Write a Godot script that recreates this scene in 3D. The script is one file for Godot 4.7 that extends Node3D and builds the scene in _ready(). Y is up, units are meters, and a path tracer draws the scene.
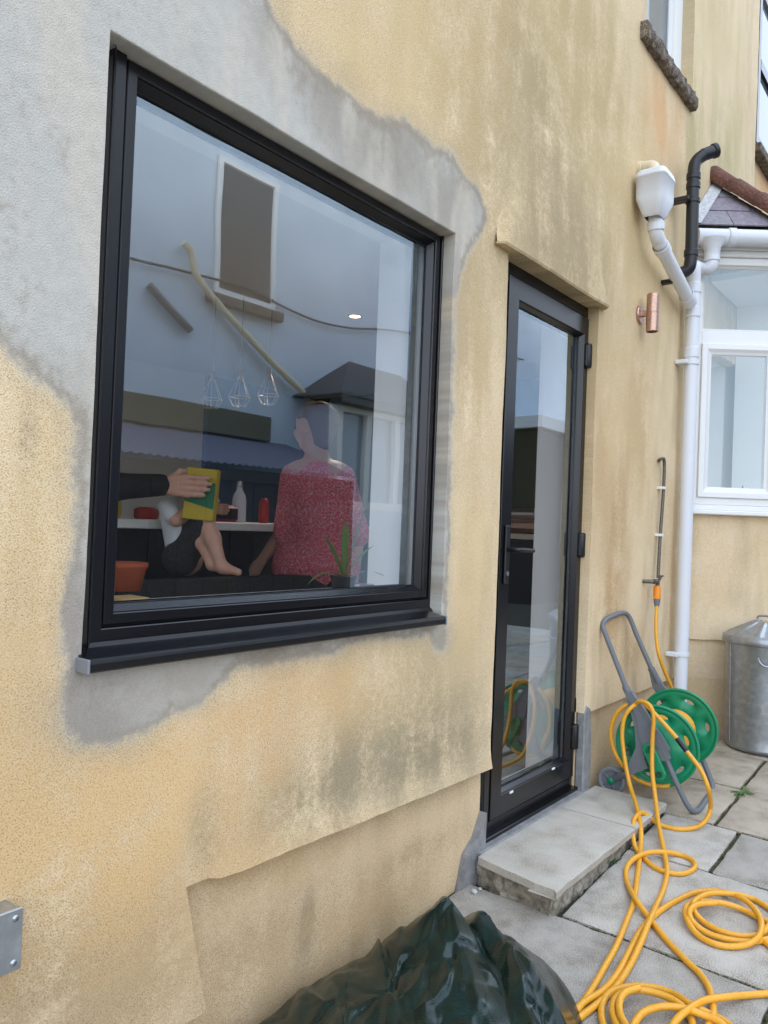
extends Node3D

# ---------------------------------------------------------------- camera constants and pixel -> place helpers
const FOCAL := 780.0
const EYE := Vector3(1.43622, 1.23, 0.0)
const YAW := 0.66134286
const PITCH := 0.01589262
const ROLL := 0.03966547
const WALL_X := 0.05            # face of the rendered wall; the window and door frames stand at x = 0
const SLOPE := 0.05             # the yard rises gently away from the camera
const BAY_ORIGIN := Vector3(0.05, 0, -4.62)
const BAY_ALONG := Vector3(0.809, 0, -0.588)
const BAY_OUT := Vector3(0.588, 0, 0.809)

var view: Basis
var M := {}                     # materials
var taken := {}
var smooth_id := 1

func _ready() -> void:
	view = Basis(Vector3.UP, YAW) * Basis(Vector3.RIGHT, PITCH) * Basis(Vector3(0, 0, 1), ROLL)
	var camera := Camera3D.new()
	camera.name = "camera"
	camera.transform = Transform3D(view, EYE)
	camera.fov = rad_to_deg(2.0 * atan(512.0 / FOCAL))
	camera.near = 0.05
	camera.far = 400.0
	add_child(camera)
	camera.current = true
	var sky_material := ProceduralSkyMaterial.new()
	sky_material.sky_top_color = Color(0.80, 0.85, 0.93)
	sky_material.sky_horizon_color = Color(0.90, 0.92, 0.95)
	sky_material.sky_curve = 0.15
	sky_material.ground_bottom_color = Color(0.35, 0.34, 0.32)
	sky_material.ground_horizon_color = Color(0.6, 0.6, 0.6)
	var sky := Sky.new()
	sky.sky_material = sky_material
	var environment := Environment.new()
	environment.background_mode = Environment.BG_SKY
	environment.sky = sky
	environment.background_energy_multiplier = 1.6
	environment.tonemap_mode = Environment.TONE_MAPPER_LINEAR
	environment.tonemap_exposure = 2.1
	environment.sdfgi_enabled = true
	environment.ssao_enabled = true
	environment.ssil_enabled = true
	var world := WorldEnvironment.new()
	world.name = "world"
	world.environment = environment
	add_child(world)
	var sun := DirectionalLight3D.new()
	sun.name = "sun"
	sun.light_energy = 0.5
	sun.light_color = Color(1.0, 0.95, 0.88)
	sun.light_angular_distance = 12.0
	sun.shadow_enabled = true
	add_child(sun)
	sun.look_at_from_position(Vector3.ZERO, Vector3(0.88, -0.345, -0.33), Vector3.UP)

	make_materials()
	build_ground()
	build_house()
	build_bay()
	build_neighbour()
	build_room()
	build_step()
	build_pipes()
	build_fittings()
	build_dustbin()
	build_reel()
	build_hose()
	build_tarpaulin()
	build_weeds()
	build_room_things()
	build_people()

func ray(px: float, py: float) -> Vector3:
	return view * Vector3((px - 384.0) / FOCAL, -(py - 512.0) / FOCAL, -1.0)

func at_plane(px: float, py: float, p: Vector3, n: Vector3) -> Vector3:
	var d := ray(px, py)
	return EYE + d * ((p - EYE).dot(n) / d.dot(n))

func wl(px: float, py: float, x := WALL_X) -> Vector3:      # on the plane x = const
	return at_plane(px, py, Vector3(x, 0, 0), Vector3.RIGHT)

func zp(px: float, py: float, z: float) -> Vector3:         # on the plane z = const
	return at_plane(px, py, Vector3(0, 0, z), Vector3.BACK)

func gs(px: float, py: float, h := 0.0) -> Vector3:         # on the sloping yard, h above it
	return at_plane(px, py, Vector3(0, h, -2.33), Vector3(0, 1, SLOPE))

func bay_at(px: float, py: float, out := 0.0) -> Vector3:
	return at_plane(px, py, BAY_ORIGIN + BAY_OUT * out, BAY_OUT)

func opposite(px: float, py: float, x := 5.2) -> Vector3:    # what the window mirrors, on the plane x of the far side of the yard
	var v := wl(px, py, -x - 0.07)
	v.x = x
	return v

func yard(z: float) -> float:
	return SLOPE * clampf(-z - 2.33, -6.0, 2.6)

# ---------------------------------------------------------------- nodes
func numbered(called: String) -> String:
	if not taken.has(called):
		taken[called] = 0
		return called
	taken[called] += 1
	return "%s_%03d" % [called, taken[called]]

func thing(called: String, label: String, category: String, at := Vector3.ZERO, group := "") -> Node3D:
	var o := Node3D.new()
	o.name = numbered(called)
	add_child(o)
	o.position = at
	tag(o, label, category, group)
	return o

func tag(o: Node, label: String, category: String, group := "") -> void:
	o.set_meta("label", label)
	o.set_meta("category", category)
	if group != "":
		o.set_meta("group", group)

func origin_of(n: Node) -> Vector3:
	var p := Vector3.ZERO
	while n is Node3D and n != self:
		p += n.position
		n = n.get_parent()
	return p

func put(called: String, mesh: Mesh, material: Material, parent: Node = self, where := Transform3D.IDENTITY) -> MeshInstance3D:
	var o := MeshInstance3D.new()
	o.name = numbered(called) if parent == self else called
	o.mesh = mesh
	o.material_override = material
	parent.add_child(o, true)
	o.transform = Transform3D(where.basis, where.origin - (Vector3.ZERO if parent == self else origin_of(parent)))
	return o

func group_part(called: String, parent: Node) -> Node3D:
	var o := Node3D.new()
	o.name = called
	parent.add_child(o, true)
	return o

func done(st: SurfaceTool) -> ArrayMesh:
	st.generate_normals()
	st.index()
	return st.commit()

func start() -> SurfaceTool:
	var st := SurfaceTool.new()
	st.begin(Mesh.PRIMITIVE_TRIANGLES)
	return st

func structure(o: Node) -> void:
	o.set_meta("kind", "structure")

# ---------------------------------------------------------------- shapes
func tri(st: SurfaceTool, a: Vector3, b: Vector3, c: Vector3, n: Vector3) -> void:
	st.add_vertex(a)
	if (a - c).cross(a - b).dot(n) < 0.0:
		st.add_vertex(c); st.add_vertex(b)
	else:
		st.add_vertex(b); st.add_vertex(c)

func quad(st: SurfaceTool, a: Vector3, b: Vector3, c: Vector3, d: Vector3, n: Vector3) -> void:
	tri(st, a, b, c, n)
	tri(st, a, c, d, n)

func flat(st: SurfaceTool) -> void:
	st.set_smooth_group(-1)

func round_group(st: SurfaceTool) -> void:
	smooth_id += 1
	st.set_smooth_group(smooth_id)

func box(st: SurfaceTool, lo: Vector3, hi: Vector3, bevel := 0.0, t := Transform3D.IDENTITY) -> void:
	flat(st)
	var c := (lo + hi) * 0.5
	var h := (hi - lo) * 0.5
	var b: float = min(bevel, min(h.x, min(h.y, h.z)) * 0.9)
	for ax in 3:
		var u := (ax + 1) % 3
		var v := (ax + 2) % 3
		for s: float in [-1.0, 1.0]:
			var n := Vector3.ZERO
			n[ax] = s
			var p: Array[Vector3] = []
			for k: Vector2 in [Vector2(-1, -1), Vector2(1, -1), Vector2(1, 1), Vector2(-1, 1)]:
				var q := c
				q[ax] += s * h[ax]
				q[u] += k.x * (h[u] - b)
				q[v] += k.y * (h[v] - b)
				p.append(t * q)
			quad(st, p[0], p[1], p[2], p[3], t.basis * n)
	if b <= 0.0:
		return
	for ax in 3:
		var u := (ax + 1) % 3
		var v := (ax + 2) % 3
		for su: float in [-1.0, 1.0]:
			for sv: float in [-1.0, 1.0]:
				var n := Vector3.ZERO
				n[u] = su
				n[v] = sv
				var p: Array[Vector3] = []
				for k: Array in [[-1.0, 0], [1.0, 0], [1.0, 1], [-1.0, 1]]:
					var q := c
					q[ax] += k[0] * (h[ax] - b)
					q[u] += su * (h[u] - (b if k[1] == 1 else 0.0))
					q[v] += sv * (h[v] - (0.0 if k[1] == 1 else b))
					p.append(t * q)
				quad(st, p[0], p[1], p[2], p[3], t.basis * n)
	for sx: float in [-1.0, 1.0]:
		for sy: float in [-1.0, 1.0]:
			for sz: float in [-1.0, 1.0]:
				var s := Vector3(sx, sy, sz)
				tri(st, t * (c + s * (h - Vector3(0, b, b))), t * (c + s * (h - Vector3(b, 0, b))), t * (c + s * (h - Vector3(b, b, 0))), t.basis * s)

func bx(called: String, lo: Vector3, hi: Vector3, material: Material, parent: Node, bevel := 0.002, t := Transform3D.IDENTITY) -> MeshInstance3D:
	var st := start()
	box(st, lo, hi, bevel, t)
	return put(called, done(st), material, parent)

func resample(pts: Array, step: float, closed := false) -> PackedVector3Array:
	var out := PackedVector3Array()
	var n := pts.size()
	for i in (n if closed else n - 1):
		var p0: Vector3 = pts[(i - 1 + n) % n] if closed or i > 0 else pts[0] * 2.0 - pts[1]
		var p1: Vector3 = pts[i]
		var p2: Vector3 = pts[(i + 1) % n]
		var p3: Vector3 = pts[(i + 2) % n] if closed or i + 2 < n else pts[n - 1] * 2.0 - pts[n - 2]
		var k := maxi(1, int(ceil(p1.distance_to(p2) / step)))
		for j in k:
			out.append(p1.cubic_interpolate(p2, p0, p3, float(j) / k))
	if not closed:
		out.append(pts[n - 1])
	return out

func tube(st: SurfaceTool, pts: PackedVector3Array, r0: float, r1 := -1.0, sides := 12, caps := true, squash := 1.0, closed := false) -> void:
	if r1 < 0.0:
		r1 = r0
	round_group(st)
	var n := pts.size()
	var rings: Array[PackedVector3Array] = []
	var up := Vector3.UP
	var first := (pts[1] - pts[0]).normalized()
	if absf(first.dot(up)) > 0.9:
		up = Vector3.RIGHT
	var side := first.cross(up).normalized()
	for i in n:
		var t: Vector3
		if closed:
			t = (pts[(i + 1) % n] - pts[(i - 1 + n) % n]).normalized()
		else:
			t = (pts[mini(i + 1, n - 1)] - pts[maxi(i - 1, 0)]).normalized()
		side = (side - t * side.dot(t)).normalized()
		var other := t.cross(side)
		var r := lerpf(r0, r1, float(i) / maxf(1.0, n - 1))
		var ring := PackedVector3Array()
		for k in sides:
			var a := TAU * k / sides
			ring.append(pts[i] + side * (cos(a) * r) + other * (sin(a) * r * squash))
		rings.append(ring)
	for i in (n if closed else n - 1):
		var j := (i + 1) % n
		for k in sides:
			var k2 := (k + 1) % sides
			var mid := rings[i][k] + rings[i][k2] - pts[i] * 2.0
			quad(st, rings[i][k], rings[i][k2], rings[j][k2], rings[j][k], mid)
	if caps and not closed:
		flat(st)
		for e in [0, n - 1]:
			var nn := (pts[0] - pts[1]) if e == 0 else (pts[n - 1] - pts[n - 2])
			for k in sides:
				tri(st, pts[e], rings[e][k], rings[e][(k + 1) % sides], nn)

func rod(st: SurfaceTool, a: Vector3, b: Vector3, r0: float, r1 := -1.0, sides := 14) -> void:
	tube(st, PackedVector3Array([a, b]), r0, r1, sides)

func lathe(st: SurfaceTool, at: Vector3, axis: Vector3, profile: Array, sides := 32, crisp := false) -> void:
	# profile: [radius, along axis] pairs
	var up := Vector3.UP if absf(axis.normalized().y) < 0.9 else Vector3.RIGHT
	var u := axis.cross(up).normalized()
	var v := axis.normalized().cross(u)
	var w := axis.normalized()
	if not crisp:
		round_group(st)
	for i in profile.size() - 1:
		if crisp:
			round_group(st)
		var r0: float = profile[i][0]
		var h0: float = profile[i][1]
		var r1: float = profile[i + 1][0]
		var h1: float = profile[i + 1][1]
		for k in sides:
			var d0 := u * cos(TAU * k / sides) + v * sin(TAU * k / sides)
			var d1 := u * cos(TAU * (k + 1) / sides) + v * sin(TAU * (k + 1) / sides)
			var n := (d0 + d1) * (h1 - h0) - w * 2.0 * (r1 - r0)
			if n.length() < 1e-9:
				n = d0
			var a := at + d0 * r0 + w * h0
			var b := at + d1 * r0 + w * h0
			var c := at + d1 * r1 + w * h1
			var d := at + d0 * r1 + w * h1
			if r0 > 1e-6:
				tri(st, a, b, c, n)
			if r1 > 1e-6:
				tri(st, a, c, d, n)

func ball(st: SurfaceTool, at: Vector3, r: Vector3, seg := 14) -> void:
	round_group(st)
	for i in seg:
		for j in seg / 2:
			var p: Array[Vector3] = []
			for k: Array in [[0, 0], [1, 0], [1, 1], [0, 1]]:
				var a: float = TAU * (i + k[0]) / seg
				var b: float = PI * (j + k[1]) / (seg / 2)
				p.append(at + Vector3(cos(a) * sin(b), cos(b), sin(a) * sin(b)) * r)
			quad(st, p[0], p[1], p[2], p[3], (p[0] + p[1] + p[2] + p[3]) * 0.25 - at)

func ring_frame(st: SurfaceTool, t: Transform3D, w: float, h: float, profile: Array) -> void:
	# a profile of [inset, out] pairs swept with mitred corners round the rectangle 0..w, 0..h in the x-y plane of t, z = out
	flat(st)
	for i in profile.size() - 1:
		var a: float = profile[i][0]
		var az: float = profile[i][1]
		var b: float = profile[i + 1][0]
		var bz: float = profile[i + 1][1]
		var ca := [Vector3(a, a, az), Vector3(w - a, a, az), Vector3(w - a, h - a, az), Vector3(a, h - a, az)]
		var cb := [Vector3(b, b, bz), Vector3(w - b, b, bz), Vector3(w - b, h - b, bz), Vector3(b, h - b, bz)]
		var inward := [Vector3(0, 1, 0), Vector3(-1, 0, 0), Vector3(0, -1, 0), Vector3(1, 0, 0)]
		for k in 4:
			var k2 := (k + 1) % 4
			# along the profile from outside to inside, the outer face turns from the side to the front
			var n: Vector3 = Vector3(0, 0, b - a) - inward[k] * (bz - az)
			quad(st, t * ca[k], t * ca[k2], t * cb[k2], t * cb[k], t.basis * n)

func prism(st: SurfaceTool, outline: PackedVector2Array, t: Transform3D, depth: float, bevel := 0.0) -> void:
	# outline in the x-y plane of t, from z = 0 to z = depth, front edge bevelled
	var pts := outline
	if Geometry2D.is_polygon_clockwise(pts):
		pts = pts.duplicate()
		pts.reverse()
	var inner := pts
	if bevel > 0.0:
		var o := Geometry2D.offset_polygon(pts, -bevel)
		inner = pts if o.is_empty() or o[0].size() != pts.size() else o[0]
	flat(st)
	var n := pts.size()
	if inner == pts:
		bevel = 0.0
	var match_at := 0
	if bevel > 0.0:
		var best := INF
		for i in n:
			if inner[i].distance_to(pts[0]) < best:
				best = inner[i].distance_to(pts[0])
				match_at = i
	var ids := Geometry2D.triangulate_polygon(inner)
	for i in ids.size() / 3:
		var a := inner[ids[i * 3]]
		var b := inner[ids[i * 3 + 1]]
		var c := inner[ids[i * 3 + 2]]
		tri(st, t * Vector3(a.x, a.y, depth), t * Vector3(b.x, b.y, depth), t * Vector3(c.x, c.y, depth), t.basis.z)
	ids = Geometry2D.triangulate_polygon(pts)
	for i in ids.size() / 3:
		var a := pts[ids[i * 3]]
		var b := pts[ids[i * 3 + 1]]
		var c := pts[ids[i * 3 + 2]]
		tri(st, t * Vector3(a.x, a.y, 0), t * Vector3(b.x, b.y, 0), t * Vector3(c.x, c.y, 0), -t.basis.z)
	for i in n:
		var a := pts[i]
		var b := pts[(i + 1) % n]
		var e := b - a
		var nn := t.basis * Vector3(e.y, -e.x, 0)
		quad(st, t * Vector3(a.x, a.y, 0), t * Vector3(b.x, b.y, 0), t * Vector3(b.x, b.y, depth - bevel), t * Vector3(a.x, a.y, depth - bevel), nn)
		if bevel > 0.0:
			var c := inner[(match_at + i) % n]
			var d := inner[(match_at + i + 1) % n]
			quad(st, t * Vector3(a.x, a.y, depth - bevel), t * Vector3(b.x, b.y, depth - bevel), t * Vector3(d.x, d.y, depth), t * Vector3(c.x, c.y, depth), nn + t.basis.z * e.length())

# a smooth body from tapered capsules: [from, to, radius, radius]; surface nets on a grid
func body_mesh(bones: Array, cell: float, k: float, colors: Array = []) -> ArrayMesh:
	var lo := Vector3(INF, INF, INF)
	var hi := -lo
	for b: Array in bones:
		var r: float = maxf(b[2], b[3]) + k + cell * 2.0
		lo = lo.min((b[0] as Vector3).min(b[1]) - Vector3.ONE * r)
		hi = hi.max((b[0] as Vector3).max(b[1]) + Vector3.ONE * r)
	var nx := int((hi.x - lo.x) / cell) + 2
	var ny := int((hi.y - lo.y) / cell) + 2
	var nz := int((hi.z - lo.z) / cell) + 2
	var field := PackedFloat32Array()
	field.resize(nx * ny * nz)
	field.fill(1.0)
	for b: Array in bones:
		var a: Vector3 = b[0]
		var e: Vector3 = b[1] - a
		var ra: float = b[2]
		var rb: float = b[3]
		var l2 := maxf(e.length_squared(), 1e-9)
		var m := maxf(ra, rb) + k + cell * 2.0
		var l := ((a.min(b[1]) - Vector3.ONE * m - lo) / cell).floor().max(Vector3.ZERO)
		var h := ((a.max(b[1]) + Vector3.ONE * m - lo) / cell).ceil().min(Vector3(nx - 1, ny - 1, nz - 1))
		for iz in range(int(l.z), int(h.z) + 1):
			for iy in range(int(l.y), int(h.y) + 1):
				var row := (iz * ny + iy) * nx
				for ix in range(int(l.x), int(h.x) + 1):
					var p := lo + Vector3(ix, iy, iz) * cell
					var t := clampf((p - a).dot(e) / l2, 0.0, 1.0)
					var d := p.distance_to(a + e * t) - lerpf(ra, rb, t)
					var f := field[row + ix]
					var hh := maxf(k - absf(f - d), 0.0) / k
					field[row + ix] = minf(f, d) - hh * hh * k * 0.25
	var ids := {}
	var verts := PackedVector3Array()
	var normals := PackedVector3Array()
	var index := PackedInt32Array()
	var sx := 1
	var sy := nx
	var sz := nx * ny
	var offs := [0, sx, sy, sx + sy, sz, sz + sx, sz + sy, sz + sx + sy]
	var cs := [Vector3(0, 0, 0), Vector3(1, 0, 0), Vector3(0, 1, 0), Vector3(1, 1, 0), Vector3(0, 0, 1), Vector3(1, 0, 1), Vector3(0, 1, 1), Vector3(1, 1, 1)]
	var edges := [[0, 1], [2, 3], [4, 5], [6, 7], [0, 2], [1, 3], [4, 6], [5, 7], [0, 4], [1, 5], [2, 6], [3, 7]]
	for iz in nz - 1:
		for iy in ny - 1:
			for ix in nx - 1:
				var at := iz * sz + iy * sy + ix
				var inside := 0
				for o: int in offs:
					if field[at + o] < 0.0:
						inside += 1
				if inside == 0 or inside == 8:
					continue
				var sum := Vector3.ZERO
				var cnt := 0
				for e: Array in edges:
					var f0 := field[at + offs[e[0]]]
					var f1 := field[at + offs[e[1]]]
					if (f0 < 0.0) != (f1 < 0.0):
						sum += (cs[e[0]] as Vector3).lerp(cs[e[1]], f0 / (f0 - f1))
						cnt += 1
				ids[at] = verts.size()
				verts.append(lo + (Vector3(ix, iy, iz) + sum / cnt) * cell)
				var g := Vector3(field[at + 1] + field[at + 1 + sy] + field[at + 1 + sz] + field[at + 1 + sy + sz] - field[at] - field[at + sy] - field[at + sz] - field[at + sy + sz],
					field[at + sy] + field[at + sy + sx] + field[at + sy + sz] + field[at + sy + sx + sz] - field[at] - field[at + sx] - field[at + sz] - field[at + sx + sz],
					field[at + sz] + field[at + sz + sx] + field[at + sz + sy] + field[at + sz + sx + sy] - field[at] - field[at + sx] - field[at + sy] - field[at + sx + sy])
				normals.append(g.normalized())
	var steps := [sx, sy, sz]
	for at: int in ids.keys():
		for ax in 3:
			var u: int = steps[(ax + 1) % 3]
			var v: int = steps[(ax + 2) % 3]
			if not (ids.has(at - u) and ids.has(at - v) and ids.has(at - u - v)):
				continue
			var f0 := field[at]
			var f1 := field[at + steps[ax]]
			if (f0 < 0.0) == (f1 < 0.0):
				continue
			var q := [ids[at - u - v], ids[at - v], ids[at], ids[at - u]]
			var n: Vector3 = normals[q[0]] + normals[q[1]] + normals[q[2]] + normals[q[3]]
			var a := verts[q[0]]
			if (a - verts[q[2]]).cross(a - verts[q[1]]).dot(n) < 0.0:
				q.reverse()
			index.append_array([q[0], q[1], q[2], q[0], q[2], q[3]])
	var arrays := []
	arrays.resize(Mesh.ARRAY_MAX)
	arrays[Mesh.ARRAY_VERTEX] = verts
	arrays[Mesh.ARRAY_NORMAL] = normals
	arrays[Mesh.ARRAY_INDEX] = index
	var mesh := ArrayMesh.new()
	mesh.add_surface_from_arrays(Mesh.PRIMITIVE_TRIANGLES, arrays)
	return mesh

# ---------------------------------------------------------------- materials
func noise_image(seed_: int, size: int, freq: float, octaves := 4, type := FastNoiseLite.TYPE_SIMPLEX_SMOOTH, seamless := true) -> Image:
	var n := FastNoiseLite.new()
	n.seed = seed_
	n.noise_type = type
	n.frequency = freq
	n.fractal_type = FastNoiseLite.FRACTAL_FBM if octaves > 1 else FastNoiseLite.FRACTAL_NONE
	n.fractal_octaves = octaves
	var im := n.get_seamless_image(size, size, false, false, 0.2, true) if seamless else n.get_image(size, size, false, false, true)
	im.convert(Image.FORMAT_L8)
	return im

func mixed(a: Image, b: Image, share: float) -> Image:
	var x := a.get_data()
	var y := b.get_data()
	for i in x.size():
		x[i] = int(clampf(x[i] * (1.0 - share) + y[i] * share, 0, 255))
	return Image.create_from_data(a.get_width(), a.get_height(), false, Image.FORMAT_L8, x)

func ramp(im: Image, stops: Array) -> ImageTexture:
	# stops: [value 0..1, colour]
	var lut := PackedByteArray()
	for v in 256:
		var x := v / 255.0
		var c: Color = stops[0][1]
		for i in stops.size() - 1:
			if x >= stops[i][0]:
				c = (stops[i][1] as Color).lerp(stops[i + 1][1], clampf((x - stops[i][0]) / maxf(1e-4, stops[i + 1][0] - stops[i][0]), 0, 1))
		lut.append_array([int(c.r * 255), int(c.g * 255), int(c.b * 255)])
	var src := im.get_data()
	var out := PackedByteArray()
	out.resize(src.size() * 3)
	for i in src.size():
		var v := src[i] * 3
		out[i * 3] = lut[v]
		out[i * 3 + 1] = lut[v + 1]
		out[i * 3 + 2] = lut[v + 2]
	var tex := Image.create_from_data(im.get_width(), im.get_height(), false, Image.FORMAT_RGB8, out)
	return ImageTexture.create_from_image(tex)

func plain(color: Color, rough := 0.6, metal := 0.0) -> StandardMaterial3D:
	var m := StandardMaterial3D.new()
	m.albedo_color = color
	m.roughness = rough
	m.metallic = metal
	return m

func c8(r: int, g: int, b: int) -> Color:
	return Color(r / 255.0, g / 255.0, b / 255.0)

func textured(tex: Texture2D, bump: Texture2D, relief: float, scale: float, rough := 0.8, in_world := true) -> StandardMaterial3D:
	var m := StandardMaterial3D.new()
	m.albedo_texture = tex
	m.roughness = rough
	m.uv1_triplanar = true
	m.uv1_world_triplanar = in_world
	m.uv1_scale = Vector3.ONE / scale
	m.uv1_triplanar_sharpness = 4.0
	if bump:
		m.heightmap_enabled = true
		m.heightmap_texture = bump
		m.heightmap_scale = relief
	return m

func tinted(m: StandardMaterial3D, c: Color) -> StandardMaterial3D:
	var o: StandardMaterial3D = m.duplicate()
	o.albedo_color = c
	return o

var wavy: Texture2D

func coated(c: Color) -> StandardMaterial3D:
	var m := plain(c, 0.0, 1.0)
	var im := Image.create(4, 4, false, Image.FORMAT_RGB8)
	im.fill(Color.WHITE)
	m.albedo_texture = ImageTexture.create_from_image(im)
	m.transparency = BaseMaterial3D.TRANSPARENCY_ALPHA
	m.uv1_triplanar = true
	m.uv1_scale = Vector3.ONE / 1.7
	m.heightmap_enabled = true
	m.heightmap_texture = wavy
	m.heightmap_scale = 0.022
	return m

func grey_tex(im: Image) -> ImageTexture:
	return ImageTexture.create_from_image(im)

func make_materials() -> void:
	var fine := noise_image(11, 1024, 0.16, 3)
	var grit := noise_image(12, 1024, 0.33, 2, FastNoiseLite.TYPE_VALUE_CUBIC)
	var mid := noise_image(13, 512, 0.02, 5)
	var coarse := noise_image(14, 512, 0.008, 6)
	var grain := mixed(fine, grit, 0.5)
	# sandy pebble grain of the render: fine colour over 0.6 m, the large stains come from the wall map
	var m := textured(ramp(grain, [[0.0, c8(68, 56, 40)], [0.28, c8(144, 122, 92)], [0.40, c8(206, 184, 146)], [0.54, c8(234, 212, 176)], [1.0, c8(248, 233, 206)]]), grey_tex(grain), 0.16, 0.70, 0.92)
	m.detail_enabled = true
	m.detail_albedo = wall_map()
	m.detail_uv_layer = BaseMaterial3D.DETAIL_UV_2
	m.detail_blend_mode = BaseMaterial3D.BLEND_MODE_MIX
	M.wall = m
	M.plaster = plain(c8(232, 232, 228), 0.8)
	M.core = plain(c8(243, 243, 239), 0.85)
	M.frame = plain(c8(15, 16, 20), 0.24)
	M.frame.heightmap_enabled = false
	M.seal = plain(c8(12, 12, 13), 0.5)
	wavy = grey_tex(noise_image(71, 256, 0.014, 2))
	# coated double glazing: about a fifth of the light is mirrored, the rest passes
	M.glass = coated(Color(0.86, 0.94, 1.0, 0.28))
	M.glass_door = coated(Color(0.88, 0.95, 1.0, 0.32))
	var clear := plain(Color(1, 1, 1, 0.0), 0.0)
	clear.transparency = BaseMaterial3D.TRANSPARENCY_ALPHA
	M.clear = clear
	M.glass_bay = coated(Color(0.84, 0.92, 0.95, 0.16))
	M.upvc = plain(c8(230, 230, 228), 0.32)
	M.pipe_white = plain(c8(216, 219, 224), 0.36)
	M.cream = plain(c8(216, 203, 170), 0.5)
	M.cap = plain(c8(120, 124, 130), 0.5)
	M.black_pipe = plain(c8(26, 27, 30), 0.42)
	M.black = plain(c8(16, 16, 18), 0.4)
	var scuff := mixed(mid, fine.duplicate(), 0.0)
	M.copper = textured(ramp(mid, [[0.0, c8(164, 130, 114)], [1.0, c8(202, 170, 154)]]), null, 0, 0.15, 0.33)
	M.copper.metallic = 0.9
	var zinc := noise_image(21, 512, 0.03, 3, FastNoiseLite.TYPE_CELLULAR)
	M.zinc = textured(ramp(mixed(zinc, mid, 0.6), [[0.0, c8(150, 154, 158)], [0.45, c8(166, 170, 174)], [0.7, c8(182, 186, 189)], [1.0, c8(196, 199, 202)]]), null, 0, 0.5, 0.40)
	M.zinc.metallic = 0.85
	M.steel = plain(c8(176, 178, 182), 0.35, 0.9)
	M.bare = textured(ramp(mid, [[0.2, c8(86, 82, 76)], [0.8, c8(128, 120, 108)]]), null, 0, 0.1, 0.5)
	M.bare.metallic = 0.6
	M.brass = plain(c8(150, 116, 62), 0.4, 0.8)
	M.green = plain(c8(10, 132, 90), 0.38)
	M.grey_plastic = plain(c8(104, 108, 112), 0.5)
	M.tyre = plain(c8(122, 124, 128), 0.65)
	M.hose = textured(ramp(mid, [[0.2, c8(214, 150, 34)], [0.55, c8(226, 164, 46)], [0.85, c8(206, 148, 48)]]), null, 0, 0.2, 0.42)
	M.orange = plain(c8(236, 142, 30), 0.45)
	M.tape = plain(c8(20, 20, 20), 0.4)
	# woven polythene sheet
	var weave := Image.create(256, 256, false, Image.FORMAT_L8)
	for y in 256:
		for x in 256:
			var w := 0.5 + 0.25 * sin(TAU * x / 8.0) * (1.0 if (y / 4) % 2 == 0 else -1.0) + 0.25 * sin(TAU * y / 8.0)
			weave.set_pixel(x, y, Color(w, w, w))
	M.tarp = textured(ramp(coarse, [[0.2, c8(7, 27, 24)], [0.8, c8(13, 39, 35)]]), grey_tex(weave), 0.03, 0.3, 0.22)
	M.tarp.metallic_specular = 0.42
	# paving: pale riven sandstone and concrete
	var riven := mixed(coarse, mid, 0.45)
	riven.resize(1024, 1024, Image.INTERPOLATE_CUBIC)
	var stone_im := mixed(mixed(riven, grit, 0.25), fine, 0.40)
	var stone := ramp(stone_im, [[0.0, c8(96, 88, 74)], [0.34, c8(150, 143, 130)], [0.5, c8(184, 178, 167)], [0.68, c8(194, 189, 179)], [1.0, c8(212, 206, 195)]])
	var bump := grey_tex(stone_im)
	M.slab = [textured(stone, bump, 0.9, 0.9, 0.82), null, null, null]
	M.slab[1] = tinted(M.slab[0], c8(246, 238, 224))
	M.slab[2] = tinted(M.slab[0], c8(232, 232, 232))
	M.slab[3] = tinted(M.slab[0], c8(248, 238, 228))
	for i in 4:
		M.slab[i].uv1_offset = Vector3(0.37 * i, 0.11 * i, 0.23 * i)
	var step_im := mixed(mixed(mid, coarse, 0.4), noise_image(31, 512, 0.12, 3), 0.3)
	M.step = textured(ramp(mixed(riven_small(), noise_image(62, 512, 0.17, 3), 0.5), [[0.0, c8(120, 110, 94)], [0.30, c8(162, 154, 140)], [0.5, c8(176, 170, 158)], [0.7, c8(184, 179, 168)], [1.0, c8(202, 197, 186)]]), grey_tex(step_im), 0.25, 0.7, 0.85)
	M.rubble = textured(ramp(mixed(coarse, mid, 0.5), [[0.25, c8(112, 104, 92)], [0.5, c8(150, 142, 126)], [0.75, c8(172, 163, 147)]]), grey_tex(step_im), 1.0, 0.3, 0.95)
	M.soil = textured(ramp(mixed(mid, noise_image(32, 512, 0.2, 2), 0.5), [[0.2, c8(38, 36, 26)], [0.5, c8(66, 62, 44)], [0.8, c8(92, 88, 66)]]), grey_tex(step_im), 2.0, 0.35, 1.0)
	M.cement = textured(ramp(step_im, [[0.2, c8(112, 112, 112)], [0.7, c8(150, 149, 147)]]), grey_tex(grain), 0.3, 0.5, 0.9)
	M.slate = textured(ramp(mid, [[0.2, c8(116, 114, 120)], [0.8, c8(146, 143, 150)]]), grey_tex(step_im), 0.3, 0.35, 0.62)
	M.hip = textured(ramp(mixed(mid, grit_small(), 0.4), [[0.2, c8(74, 46, 38)], [0.55, c8(112, 72, 58)], [0.85, c8(142, 104, 86)]]), grey_tex(step_im), 0.8, 0.2, 0.85)
	M.mortar = textured(ramp(mid, [[0.2, c8(168, 170, 172)], [0.8, c8(206, 208, 210)]]), grey_tex(step_im), 0.5, 0.25, 0.85)
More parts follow.
